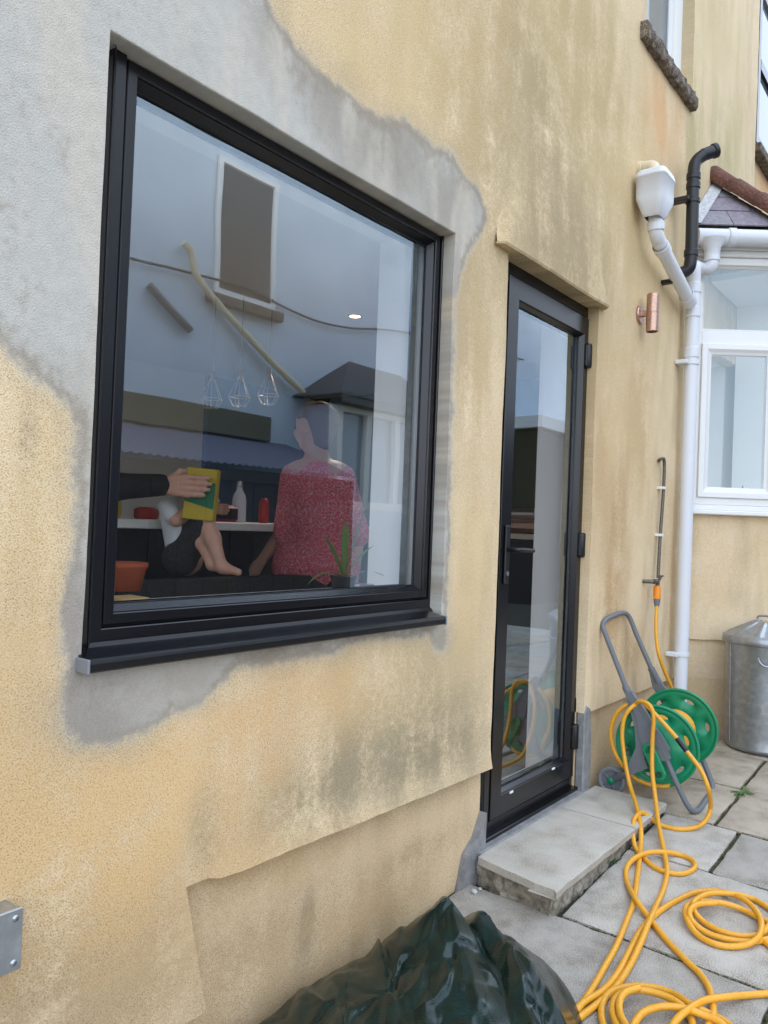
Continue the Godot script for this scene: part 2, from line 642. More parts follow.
	M.old_stone = textured(ramp(mixed(coarse, noise_image(33, 512, 0.06, 4), 0.6), [[0.25, c8(62, 54, 48)], [0.45, c8(100, 88, 76)], [0.6, c8(132, 118, 102)], [0.72, c8(166, 156, 140)]]), grey_tex(step_im), 1.4, 0.3, 0.95)
	M.leaf = plain(c8(86, 116, 58), 0.6)
	M.leaf.backlight_enabled = true
	M.leaf.backlight = Color(0.2, 0.26, 0.1)
	M.leaf_dark = plain(c8(58, 84, 46), 0.6)
	M.dry = plain(c8(116, 96, 66), 0.8)
	# far side of the yard
	M.pale_blue = textured(ramp(coarse, [[0.2, c8(196, 208, 222)], [0.8, c8(206, 217, 230)]]), null, 0, 2.5, 0.9)
	M.purple_roof = plain(c8(96, 94, 108), 0.8)
	M.dark_wood = textured(ramp(mid, [[0.2, c8(26, 22, 20)], [0.8, c8(48, 42, 38)]]), null, 0, 0.6, 0.85)
	M.olive = plain(c8(96, 92, 70), 0.9)
	# inside the kitchen
	M.blue_paint = plain(c8(92, 118, 150), 0.8)
	M.green_paint = plain(c8(96, 104, 74), 0.8)
	M.navy = plain(c8(24, 30, 44), 0.4)
	M.floor = textured(ramp(mid, [[0.2, c8(74, 60, 48)], [0.8, c8(104, 86, 68)]]), null, 0, 0.7, 0.5)
	M.worktop = plain(c8(220, 220, 214), 0.35)
	M.charcoal = textured(ramp(mid, [[0.2, c8(30, 30, 33)], [0.8, c8(46, 46, 50)]]), null, 0, 0.2, 0.9)
	M.skin = plain(c8(206, 160, 136), 0.5)
	M.skin.subsurf_scatter_enabled = true
	M.skin.subsurf_scatter_strength = 0.1
	M.hair = plain(c8(104, 78, 58), 0.55)
	M.black_knit = plain(c8(26, 26, 29), 0.9)
	M.white_cloth = plain(c8(214, 218, 222), 0.85)
	var dots := noise_image(41, 512, 0.11, 2, FastNoiseLite.TYPE_CELLULAR)
	M.floral = textured(ramp(mixed(dots, noise_image(42, 512, 0.12, 2), 0.6), [[0.0, c8(176, 56, 72)], [0.30, c8(208, 74, 92)], [0.46, c8(220, 100, 116)], [0.54, c8(232, 206, 206)], [0.62, c8(200, 70, 88)], [0.78, c8(120, 84, 116)], [1.0, c8(238, 228, 226)]]), null, 0, 0.9, 0.85)
	M.yellow = plain(c8(192, 168, 44), 0.5)
	M.pack_green = plain(c8(24, 112, 74), 0.5)
	M.pink = plain(c8(186, 40, 116), 0.45)
	M.red = plain(c8(176, 44, 40), 0.5)
	M.terracotta = plain(c8(176, 86, 52), 0.7)
	M.pine = plain(c8(206, 168, 110), 0.6)
	M.chrome = plain(c8(190, 186, 182), 0.2, 0.95)
	var wire := plain(c8(190, 180, 170), 0.3, 0.8)
	M.wire = wire
	var lamp := plain(c8(255, 230, 200), 0.5)
	lamp.emission_enabled = true
	lamp.emission = c8(255, 214, 170)
	lamp.emission_energy_multiplier = 6.0
	M.lit = lamp

func riven_small() -> Image:
	return noise_image(61, 512, 0.006, 7)

func grit_small() -> Image:
	return noise_image(51, 512, 0.25, 2)

# ---------------------------------------------------------------- the weathering of the render, in metres along (z) and up (y) the wall
const MAP_W := 1512
const MAP_H := 1080
const MAP_Z := 1.2
const MAP_Y := 5.9
const MAP_PPM := 180.0

func wall_uv(p: Vector3) -> Vector2:
	return Vector2((MAP_Z - p.z) * MAP_PPM / MAP_W, (MAP_Y - p.y) * MAP_PPM / MAP_H)

func layer(seed_: int, per_metre: float, octaves := 4, stretch := 1.0) -> PackedByteArray:
	var n := FastNoiseLite.new()
	n.seed = seed_
	n.noise_type = FastNoiseLite.TYPE_SIMPLEX_SMOOTH
	n.frequency = per_metre / MAP_PPM
	n.fractal_octaves = octaves
	var im := n.get_image(MAP_W, int(MAP_H / stretch) + 1, false, false, true)
	im.convert(Image.FORMAT_L8)
	im.resize(MAP_W, MAP_H, Image.INTERPOLATE_CUBIC)
	return im.get_data()

var n5: PackedByteArray

func wall_map() -> ImageTexture:
	var n1 := layer(1, 1.1, 4)
	var n2 := layer(2, 4.5, 4)
	var n3 := layer(3, 26.0, 3)
	var n4 := layer(4, 5.5, 4, 5.0)
	var out := PackedByteArray()
	out.resize(MAP_W * MAP_H * 4)
	n5 = layer(6, 80.0, 2)
	var light := Vector3(234, 210, 172)
	var deep := Vector3(205, 171, 124)
	var pale := Vector3(230, 211, 180)
	for i in MAP_W * MAP_H:
		var a := n1[i] / 255.0
		var b := n2[i] / 255.0
		var c := n3[i] / 255.0
		var d := n4[i] / 255.0
		var col := light.lerp(deep, clampf((a - 0.28) * 1.9, 0, 1)).lerp(pale, clampf((b - 0.52) * 2.4, 0, 0.8))
		if i / MAP_W > 985 and i % MAP_W > 418:      # the older, browner coat of the plinth
			col *= Vector3(0.90, 0.86, 0.80)
		col *= 0.93 + 0.10 * c - 0.22 * clampf((d - 0.50) * 2.8, 0, 1) * (0.4 + a) - 0.06 * clampf((n5[i] / 255.0 - 0.55) * 3.0, 0, 1)
		out[i * 4] = int(clampf(col.x, 0, 255))
		out[i * 4 + 1] = int(clampf(col.y, 0, 255))
		out[i * 4 + 2] = int(clampf(col.z, 0, 255))
		out[i * 4 + 3] = 110
	# stains: centre and reach given where they show, [pixel x, pixel y, reach along, reach up, colour, strength, streaky]
	var algae := Vector3(112, 103, 76)
	var olive := Vector3(132, 114, 74)
	var rust := Vector3(206, 154, 96)
	var damp := Vector3(172, 132, 82)
	var stains := [
		[395, 715, 0.5, 0.30, Vector3(168, 146, 100), 0.75, 0.7], [480, 150, 0.4, 0.6, Vector3(166, 142, 98), 0.7, 0.6], [550, 230, 0.7, 0.45, Vector3(150, 128, 80), 0.7, 0.7], [60, 980, 0.7, 0.35, Vector3(176, 138, 88), 0.7, 0.4], [330, 960, 0.7, 0.2, Vector3(160, 128, 84), 0.6, 0.5], [600, 330, 0.3, 0.6, Vector3(176, 148, 100), 0.6, 0.8], [30, 700, 0.4, 0.4, Vector3(196, 156, 100), 0.6, 0.5],
		[330, 690, 0.35, 0.10, Vector3(206, 168, 112), 0.6, 0.4], [280, 830, 0.5, 0.25, Vector3(188, 150, 98), 0.7, 0.4], [90, 760, 0.25, 0.3, Vector3(184, 150, 104), 0.6, 0.6], [440, 690, 0.3, 0.3, Vector3(170, 146, 104), 0.55, 0.8], [130, 930, 0.25, 0.3, Vector3(176, 136, 86), 0.6, 0.4], [465, 330, 0.12, 0.5, Vector3(164, 140, 100), 0.7, 0.8], [540, 300, 0.5, 0.2, Vector3(150, 132, 86), 0.5, 0.6],
		[560, 60, 1.0, 0.7, Vector3(195, 170, 116), 0.8, 0.4], [640, 220, 0.9, 0.8, Vector3(202, 177, 125), 0.75, 0.5], [720, 60, 0.9, 0.9, Vector3(204, 185, 137), 0.7, 0.6], [400, 30, 0.6, 0.5, Vector3(197, 170, 114), 0.7, 0.4], [620, 450, 0.6, 0.8, Vector3(202, 172, 119), 0.6, 0.5],
		[420, 752, 0.42, 0.13, algae, 0.95, 0.6], [340, 780, 0.30, 0.10, algae, 0.9, 0.6], [465, 735, 0.20, 0.22, algae, 0.5, 0.6],
		[40, 1000, 0.35, 0.20, Vector3(136, 112, 74), 0.75, 0.3], [10, 1010, 0.2, 0.14, Vector3(105, 88, 61), 0.7, 0.3],
		[560, 255, 0.50, 0.34, olive, 0.95, 0.6], [545, 180, 0.40, 0.30, olive, 0.6, 0.6], [520, 90, 0.35, 0.42, olive, 0.65, 0.5], [590, 60, 0.5, 0.5, Vector3(167, 143, 90), 0.7, 0.6], [480, 40, 0.3, 0.4, Vector3(176, 146, 90), 0.6, 0.4],
		[690, 150, 0.2, 0.4, Vector3(158, 145, 90), 0.7, 0.9], [660, 120, 0.22, 0.3, rust, 0.8, 0.7], [680, 130, 0.1, 0.3, rust, 0.6, 0.8], [735, 140, 0.25, 0.3, Vector3(176, 161, 106), 0.5, 0.9], [720, 160, 0.3, 0.25, Vector3(147, 140, 82), 0.5, 0.9],
		[318, 930, 0.05, 0.10, Vector3(113, 92, 61), 0.8, 0.9], [380, 900, 0.25, 0.12, Vector3(182, 141, 82), 0.6, 0.3], [260, 960, 0.3, 0.12, Vector3(158, 125, 80), 0.6, 0.4], [420, 860, 0.3, 0.06, Vector3(144, 116, 74), 0.6, 0.5],
		[618, 520, 0.12, 0.3, damp, 0.8, 0.6], [612, 600, 0.16, 0.24, damp, 0.8, 0.5], [640, 420, 0.2, 0.4, Vector3(178, 143, 90), 0.6, 0.6], [600, 470, 0.1, 0.4, damp, 0.6, 0.7], [630, 650, 0.2, 0.14, Vector3(158, 129, 82), 0.7, 0.5],
		[470, 560, 0.16, 0.4, Vector3(209, 178, 119), 0.5, 0.5], [480, 380, 0.14, 0.5, Vector3(174, 145, 95), 0.55, 0.8], [250, 720, 0.3, 0.2, rust, 0.5, 0.2], [60, 860, 0.4, 0.3, Vector3(195, 149, 82), 0.6, 0.3], [150, 800, 0.3, 0.2, Vector3(208, 164, 97), 0.5, 0.3],
		[30, 480, 0.12, 0.4, Vector3(185, 153, 98), 0.5, 0.6], [25, 435, 0.02, 0.06, Vector3(129, 107, 76), 0.6, 0.6], [205, 830, 0.05, 0.1, Vector3(147, 119, 78), 0.6, 0.9], [720, 560, 0.3, 0.3, Vector3(189, 159, 102), 0.5, 0.5],
	]
	for s: Array in stains:
		var p := wl(s[0], s[1])
		stain(out, p, s[2], s[3], s[4], s[5], s[6], n2, n3, n4)
	# grey cement patch round the new window
	var px := [[-160, -160], [-160, 250], [-60, 330], [0, 348], [40, 372], [70, 392], [82, 430], [74, 520], [66, 600], [63, 660], [62, 722], [76, 741], [112, 741], [160, 726], [200, 702], [236, 676], [300, 656], [380, 640], [430, 632], [438, 655], [447, 650], [449, 560], [452, 420], [455, 300], [466, 262], [484, 236], [490, 210], [478, 184], [446, 150], [404, 120], [352, 96], [314, 62], [282, 24], [262, -10], [230, -160]]
	var poly := PackedVector2Array()
	for q: Array in px:
		var v := wl(q[0], q[1])
		poly.append(Vector2((MAP_Z - v.z) * MAP_PPM, (MAP_Y - v.y) * MAP_PPM))
	var mask := Image.create(MAP_W, MAP_H, false, Image.FORMAT_L8)
	for y in MAP_H:
		var xs: Array[float] = []
		for i in poly.size():
			var a := poly[i]
			var b := poly[(i + 1) % poly.size()]
			if (a.y <= y) != (b.y <= y):
				xs.append(a.x + (y - a.y) / (b.y - a.y) * (b.x - a.x))
		xs.sort()
		for k in xs.size() / 2:
			var x0 := clampi(int(xs[k * 2]), 0, MAP_W)
			var x1 := clampi(int(xs[k * 2 + 1]), 0, MAP_W)
			if x1 > x0:
				mask.fill_rect(Rect2i(x0, y, x1 - x0, 1), Color.WHITE)
	mask.resize(MAP_W / 8, MAP_H / 8, Image.INTERPOLATE_LANCZOS)
	mask.resize(MAP_W, MAP_H, Image.INTERPOLATE_CUBIC)
	var near_mask := mask.get_data()
	mask.resize(MAP_W / 20, MAP_H / 20, Image.INTERPOLATE_LANCZOS)
	mask.resize(MAP_W, MAP_H, Image.INTERPOLATE_CUBIC)
	var wide_mask := mask.get_data()
	var grey := Vector3(176, 176, 171)
	var grey_dark := Vector3(138, 134, 126)
	var grey_warm := Vector3(192, 185, 172)
	for i in MAP_W * MAP_H:
		if wide_mask[i] < 6:
			continue
		var b := n2[i] / 255.0
		var c := n3[i] / 255.0
		var v := 0.35 * near_mask[i] / 255.0 + 0.65 * wide_mask[i] / 255.0 + (b - 0.5) * 0.42 + (c - 0.5) * 0.22 + (n5[i] / 255.0 - 0.5) * 0.16
		var wide := wide_mask[i] / 255.0 + (b - 0.5) * 0.5
		var w := smoothstep(0.30, 0.64, v)
		var halo := clampf(1.0 - absf(wide - 0.42) * 4.0, 0, 1) * 0.5
		var col := Vector3(out[i * 4], out[i * 4 + 1], out[i * 4 + 2])
		col = col.lerp(Vector3(160, 138, 104), halo)
		var g := grey.lerp(grey_dark, clampf((n1[i] / 255.0 - 0.42) * 2.4, 0, 0.9)).lerp(grey_warm, clampf((n4[i] / 255.0 - 0.5) * 2.4, 0, 0.7))
		g *= 0.94 + 0.08 * c + 0.03 * (n5[i] / 255.0)
		g = g.lerp(Vector3(128, 118, 106), clampf(1.0 - absf(v - 0.66) * 5.0, 0, 1) * 0.7)
		col = col.lerp(g, w * 0.96)
		out[i * 4] = int(clampf(col.x, 0, 255))
		out[i * 4 + 1] = int(clampf(col.y, 0, 255))
		out[i * 4 + 2] = int(clampf(col.z, 0, 255))
		out[i * 4 + 3] = maxi(out[i * 4 + 3], int(lerpf(110.0, 225.0, w)))
	# wet dark cement right under and beside the sill
	for s: Array in [[100, 705, 0.10, 0.08, Vector3(133, 128, 122), 0.9, 0.2], [75, 640, 0.03, 0.14, Vector3(139, 133, 126), 0.8, 0.4], [443, 635, 0.05, 0.05, Vector3(148, 141, 129), 0.8, 0.2], [160, 690, 0.16, 0.05, Vector3(158, 151, 142), 0.8, 0.3], [455, 300, 0.02, 0.25, Vector3(155, 149, 141), 0.6, 0.5]]:
		stain(out, wl(s[0], s[1]), s[2], s[3], s[4], s[5], s[6], n2, n3, n4)
	return ImageTexture.create_from_image(Image.create_from_data(MAP_W, MAP_H, false, Image.FORMAT_RGBA8, out))

func stain(out: PackedByteArray, p: Vector3, rz: float, ry: float, color: Vector3, strength: float, streaky: float, n2: PackedByteArray, n3: PackedByteArray, n4: PackedByteArray) -> void:
	var cx := (MAP_Z - p.z) * MAP_PPM
	var cy := (MAP_Y - p.y) * MAP_PPM
	var wx := rz * MAP_PPM
	var wy := ry * MAP_PPM
	for y in range(maxi(0, int(cy - wy * 1.8)), mini(MAP_H, int(cy + wy * 1.8))):
		for x in range(maxi(0, int(cx - wx * 1.8)), mini(MAP_W, int(cx + wx * 1.8))):
			var d := Vector2((x - cx) / wx, (y - cy) / wy).length_squared()
			var e := exp(-d * 1.1)
			var i := y * MAP_W + x
			var nn := lerpf(n2[i], n4[i], streaky) / 255.0
			var w := clampf(e * 1.25 * clampf(0.15 + (nn - 0.18) * 1.9, 0, 1.3) + e * ((n3[i] / 255.0 - 0.5) * 0.8 + (n5[i] / 255.0 - 0.5) * 1.0), 0, 1) * minf(strength * 1.25, 1.0)
			if w <= 0.0:
				continue
			out[i * 4 + 3] = maxi(out[i * 4 + 3], int(110.0 + 70.0 * w))
			out[i * 4] = int(lerpf(out[i * 4], color.x, w))
			out[i * 4 + 1] = int(lerpf(out[i * 4 + 1], color.y, w))
			out[i * 4 + 2] = int(lerpf(out[i * 4 + 2], color.z, w))

# ---------------------------------------------------------------- ground and paving
func build_ground() -> void:
	var st := start()
	flat(st)
	var zs := [200.0, 20.0, 3.67, -2.33, -4.93, -20.0, -200.0]
	for i in zs.size() - 1:
		var a: float = zs[i]
		var b: float = zs[i + 1]
		for xs: Array in [[-200.0, -4.3], [-4.3, 0.0], [0.0, 60.0], [60.0, 200.0]]:
			quad(st, Vector3(xs[0], yard(a) - 0.016, a), Vector3(xs[1], yard(a) - 0.016, a), Vector3(xs[1], yard(b) - 0.016, b), Vector3(xs[0], yard(b) - 0.016, b), Vector3.UP)
	var g := put("ground", done(st), M.soil)
	structure(g)
	var patio := Node3D.new()
	patio.name = "paving"
	add_child(patio)
	structure(patio)
	var rng := RandomNumberGenerator.new()
	rng.seed = 5
	# rows of flags between the joints seen in the photograph
	var rows := [
		[-8.0, -7.4, [0.2, 0.9, 1.5, 2.2, 2.9, 3.5, 4.15]], [-7.4, -6.8, [0.2, 0.7, 1.3, 2.0, 2.7, 3.4, 4.15]], [-6.8, -6.2, [0.2, 0.8, 1.4, 2.1, 2.8, 3.5, 4.15]], [-6.2, -5.5, [0.62, 1.2, 1.9, 2.5, 3.1, 3.7, 4.15]], [-5.5, -4.90, [0.62, 1.3, 1.9, 2.4, 3.0, 3.6, 4.15]],
		[-4.90, -4.40, [0.10, 0.62, 1.22, 1.80, 2.45, 3.05, 3.65, 4.15]],
		[-4.40, -3.90, [0.06, 0.552, 1.16, 1.75, 2.35, 2.95, 3.6, 4.15]],
		[-3.90, -3.40, [0.06, 0.568, 1.18, 1.8, 2.3, 2.9, 3.5, 4.15]],
		[-3.40, -2.97, [0.368, 0.667, 1.27, 1.85, 2.45, 3.05, 3.6, 4.15]],
		[-2.97, -2.37, [0.368, 1.22, 1.9, 2.5, 3.1, 3.7, 4.15]],
		[-2.37, -1.77, [0.026, 1.006, 1.7, 2.3, 2.9, 3.5, 4.15]],
		[-1.77, -1.17, [0.026, 0.64, 1.3, 1.9, 2.6, 3.4, 4.15]],
		[-1.17, -0.57, [0.026, 0.9, 1.6, 2.2, 2.9, 3.5, 4.15]],
		[-0.57, 0.03, [0.026, 0.7, 1.3, 2.0, 2.7, 3.4, 4.15]],
		[0.03, 0.63, [0.026, 0.8, 1.5, 2.2, 2.9, 3.5, 4.15]],
	]
	# unseen pale slab added to bounce daylight in through the garden doors
	var bounce_slab := start()
	box(bounce_slab, Vector3(-6.0, -0.15, 1.62), Vector3(3.5, 0.10, 7.5), 0.01)
	structure(put("bounce_slab", done(bounce_slab), M.slab[2]))
	var tints := {"3:0": 0, "3:1": 2, "4:0": 0, "5:0": 2, "5:1": 1, "2:0": 1, "2:1": 3, "1:0": 1, "1:1": 3, "0:0": 1, "0:1": 3}
	for r5 in rows.size():
		var r := r5 - 5
		var row: Array = rows[r5]
		var xs: Array = row[2]
		for k in xs.size() - 1:
			var which: int = tints.get("%d:%d" % [r, k], rng.randi() % 4)
			var mesh := flag(xs[k] + 0.0075, xs[k + 1] - 0.0075, row[0] + 0.0075, row[1] - 0.0075, rng)
			put("slab", mesh, M.slab[which], patio)

func flag(x0: float, x1: float, z0: float, z1: float, rng: RandomNumberGenerator) -> ArrayMesh:
	# a riven flag with slightly wandering, worn edges
	var n := FastNoiseLite.new()
	n.seed = rng.randi() % 10000
	n.frequency = 3.0
	n.fractal_octaves = 3
	var nx := maxi(6, int((x1 - x0) / 0.05))
	var nz := maxi(6, int((z1 - z0) / 0.05))
	var tilt := Vector3(rng.randf_range(-0.004, 0.004), rng.randf_range(-0.002, 0.002), rng.randf_range(-0.004, 0.004))
	var grid: Array[PackedVector3Array] = []
	for i in nx + 1:
		var line := PackedVector3Array()
		for j in nz + 1:
			var u := float(i) / nx
			var v := float(j) / nz
			var x := lerpf(x0, x1, u)
			var z := lerpf(z0, z1, v)
			var ex := minf(minf(i, nx - i), 1.0)
			var ez := minf(minf(j, nz - j), 1.0)
			if ex == 0.0:
				x += n.get_noise_2d(z * 3.0, x0) * 0.007 
			if ez == 0.0:
				z += n.get_noise_2d(x * 3.0, z0 + 7.0) * 0.007
			if i == 1: x = x0 + 0.012
			if i == nx - 1: x = x1 - 0.012
			if j == 1: z = z0 + 0.012
			if j == nz - 1: z = z1 - 0.012
			var y := yard(z) + n.get_noise_2d(x * 1.2, z * 1.2) * 0.003 + tilt.x * (u - 0.5) + tilt.y + tilt.z * (v - 0.5)
			if ex == 0.0 or ez == 0.0:
				y -= 0.005 + 0.003 * n.get_noise_2d(x * 8.0, z * 8.0)
			line.append(Vector3(x, y, z))
		grid.append(line)
	var st := start()
	round_group(st)
	for i in nx:
		for j in nz:
			quad(st, grid[i][j], grid[i + 1][j], grid[i + 1][j + 1], grid[i][j + 1], Vector3.UP)
	flat(st)
	var down := Vector3(0, -0.04, 0)
	for i in nx:
		quad(st, grid[i][0], grid[i + 1][0], grid[i + 1][0] + down, grid[i][0] + down, Vector3(0, 0, -1))
		quad(st, grid[i][nz], grid[i + 1][nz], grid[i + 1][nz] + down, grid[i][nz] + down, Vector3(0, 0, 1))
	for j in nz:
		quad(st, grid[0][j], grid[0][j + 1], grid[0][j + 1] + down, grid[0][j] + down, Vector3(-1, 0, 0))
		quad(st, grid[nx][j], grid[nx][j + 1], grid[nx][j + 1] + down, grid[nx][j] + down, Vector3(1, 0, 0))
	return done(st)

# ---------------------------------------------------------------- the house with its rendered wall
const WIN_Z0 := -0.845
const WIN_Z1 := -2.10
const WIN_Y0 := 0.955
const WIN_Y1 := 2.183
const DOOR_Z0 := -2.452
const DOOR_Z1 := -3.300
const DOOR_Y0 := 0.112
const DOOR_Y1 := 2.222
const UP_Z0 := -3.72
const UP_Z1 := -4.47
const UP_Y0 := 3.72
const UP_Y1 := 5.20
const END_Z := -5.93
const FRAME_Z0 := -0.882
const FRAME_Z1 := -2.125
const FRAME_Y0 := 0.9616
const FRAME_Y1 := 2.214
const LEAF_Z0 := -2.503
const LEAF_Z1 := -3.345
const EAVES := 5.75

var undulation: FastNoiseLite
var uv_from_bay := false
var uv_from_next := false

func vert(st: SurfaceTool, p: Vector3) -> void:
	if uv_from_bay:
		st.set_uv2(wall_uv(Vector3(0, p.y, -4.62 - (p - BAY_ORIGIN).dot(BAY_ALONG) * 1.0)))
	elif uv_from_next:
		st.set_uv2(wall_uv(Vector3(p.x, clampf(p.y, 0.0, 5.6), -3.2 + (p.z + 5.95) * 0.65)))
	else:
		st.set_uv2(wall_uv(p))
	st.add_vertex(p)

func wall_tri(st: SurfaceTool, a: Vector3, b: Vector3, c: Vector3, n: Vector3) -> void:
	vert(st, a)
	if (a - c).cross(a - b).dot(n) < 0.0:
		vert(st, c); vert(st, b)
	else:
		vert(st, b); vert(st, c)

func wall_quad(st: SurfaceTool, a: Vector3, b: Vector3, c: Vector3, d: Vector3, n: Vector3) -> void:
	wall_tri(st, a, b, c, n)
	wall_tri(st, a, c, d, n)

func swell(z: float, y: float) -> float:
	return undulation.get_noise_2d(z * 1.3, y * 1.3) * 0.006 + undulation.get_noise_2d(z * 7.0 + 40.0, y * 7.0) * 0.0016

# one stretch of render from bottom(z) to top(z), with returns of the given depth on the edges named in sides (b, t, n = near end, f = far end)
func panel(st: SurfaceTool, z0: float, z1: float, bottom: Callable, top: Callable, face: float, sides: String, depth := 0.075, cell := 0.05, round_edge := 0.004, flare := 0.0) -> void:
	var nz := maxi(1, int(absf(z1 - z0) / cell))
	var tall: float = top.call((z0 + z1) * 0.5) - bottom.call((z0 + z1) * 0.5)
	var ny := maxi(1, int(tall / cell))
	var grid: Array[PackedVector3Array] = []
	for i in nz + 1:
		var z := lerpf(z0, z1, float(i) / nz)
		var line := PackedVector3Array()
		var b: float = bottom.call(z)
		var t: float = top.call(z)
		for j in ny + 1:
			var y := lerpf(b, t, float(j) / ny)
			line.append(Vector3(face + swell(z, y) + flare * smoothstep(-1.123, -1.30, z) * pow(clampf(1.0 - (y - b) / 0.09, 0, 1), 2.0), y, z))
		grid.append(line)
	st.set_smooth_group(1)
	for i in nz:
		for j in ny:
			wall_quad(st, grid[i][j], grid[i + 1][j], grid[i + 1][j + 1], grid[i][j + 1], Vector3.RIGHT)
	var back := Vector3(-depth, 0, 0)
	flat(st)
	for i in nz:
		for s: Array in [["b", 0, Vector3.DOWN], ["t", ny, Vector3.UP]]:
			if s[0] in sides:
				var a: Vector3 = grid[i][s[1]]
				var b: Vector3 = grid[i + 1][s[1]]
				var lip: Vector3 = Vector3(-round_edge * 0.2, 0, 0) + s[2] * round_edge * 0.6
				var lip2: Vector3 = Vector3(-round_edge, 0, 0) + s[2] * round_edge
				wall_quad(st, a, b, b + lip, a + lip, Vector3.RIGHT)
				wall_quad(st, a + lip, b + lip, b + lip2, a + lip2, Vector3.RIGHT + s[2])
				wall_quad(st, a + lip2, b + lip2, b + back + s[2] * round_edge, a + back + s[2] * round_edge, s[2])
	for j in ny:
		for s: Array in [["n", 0, Vector3.BACK], ["f", nz, Vector3.FORWARD]]:
			if s[0] in sides:
				var a: Vector3 = grid[s[1]][j]
				var b: Vector3 = grid[s[1]][j + 1]
				wall_quad(st, a, b, b + back, a + back, s[2])

func ledge(z: float) -> float:      # the bottom edge of the thick render
	if z > -1.19:
		return 0.413
	return lerpf(0.402, 0.383, clampf((-z - 1.2) / 1.25, 0, 1)) + undulation.get_noise_2d(z * 14.0, 3.0) * 0.0025

func level(y: float) -> Callable:
	return func(_z: float) -> float: return y

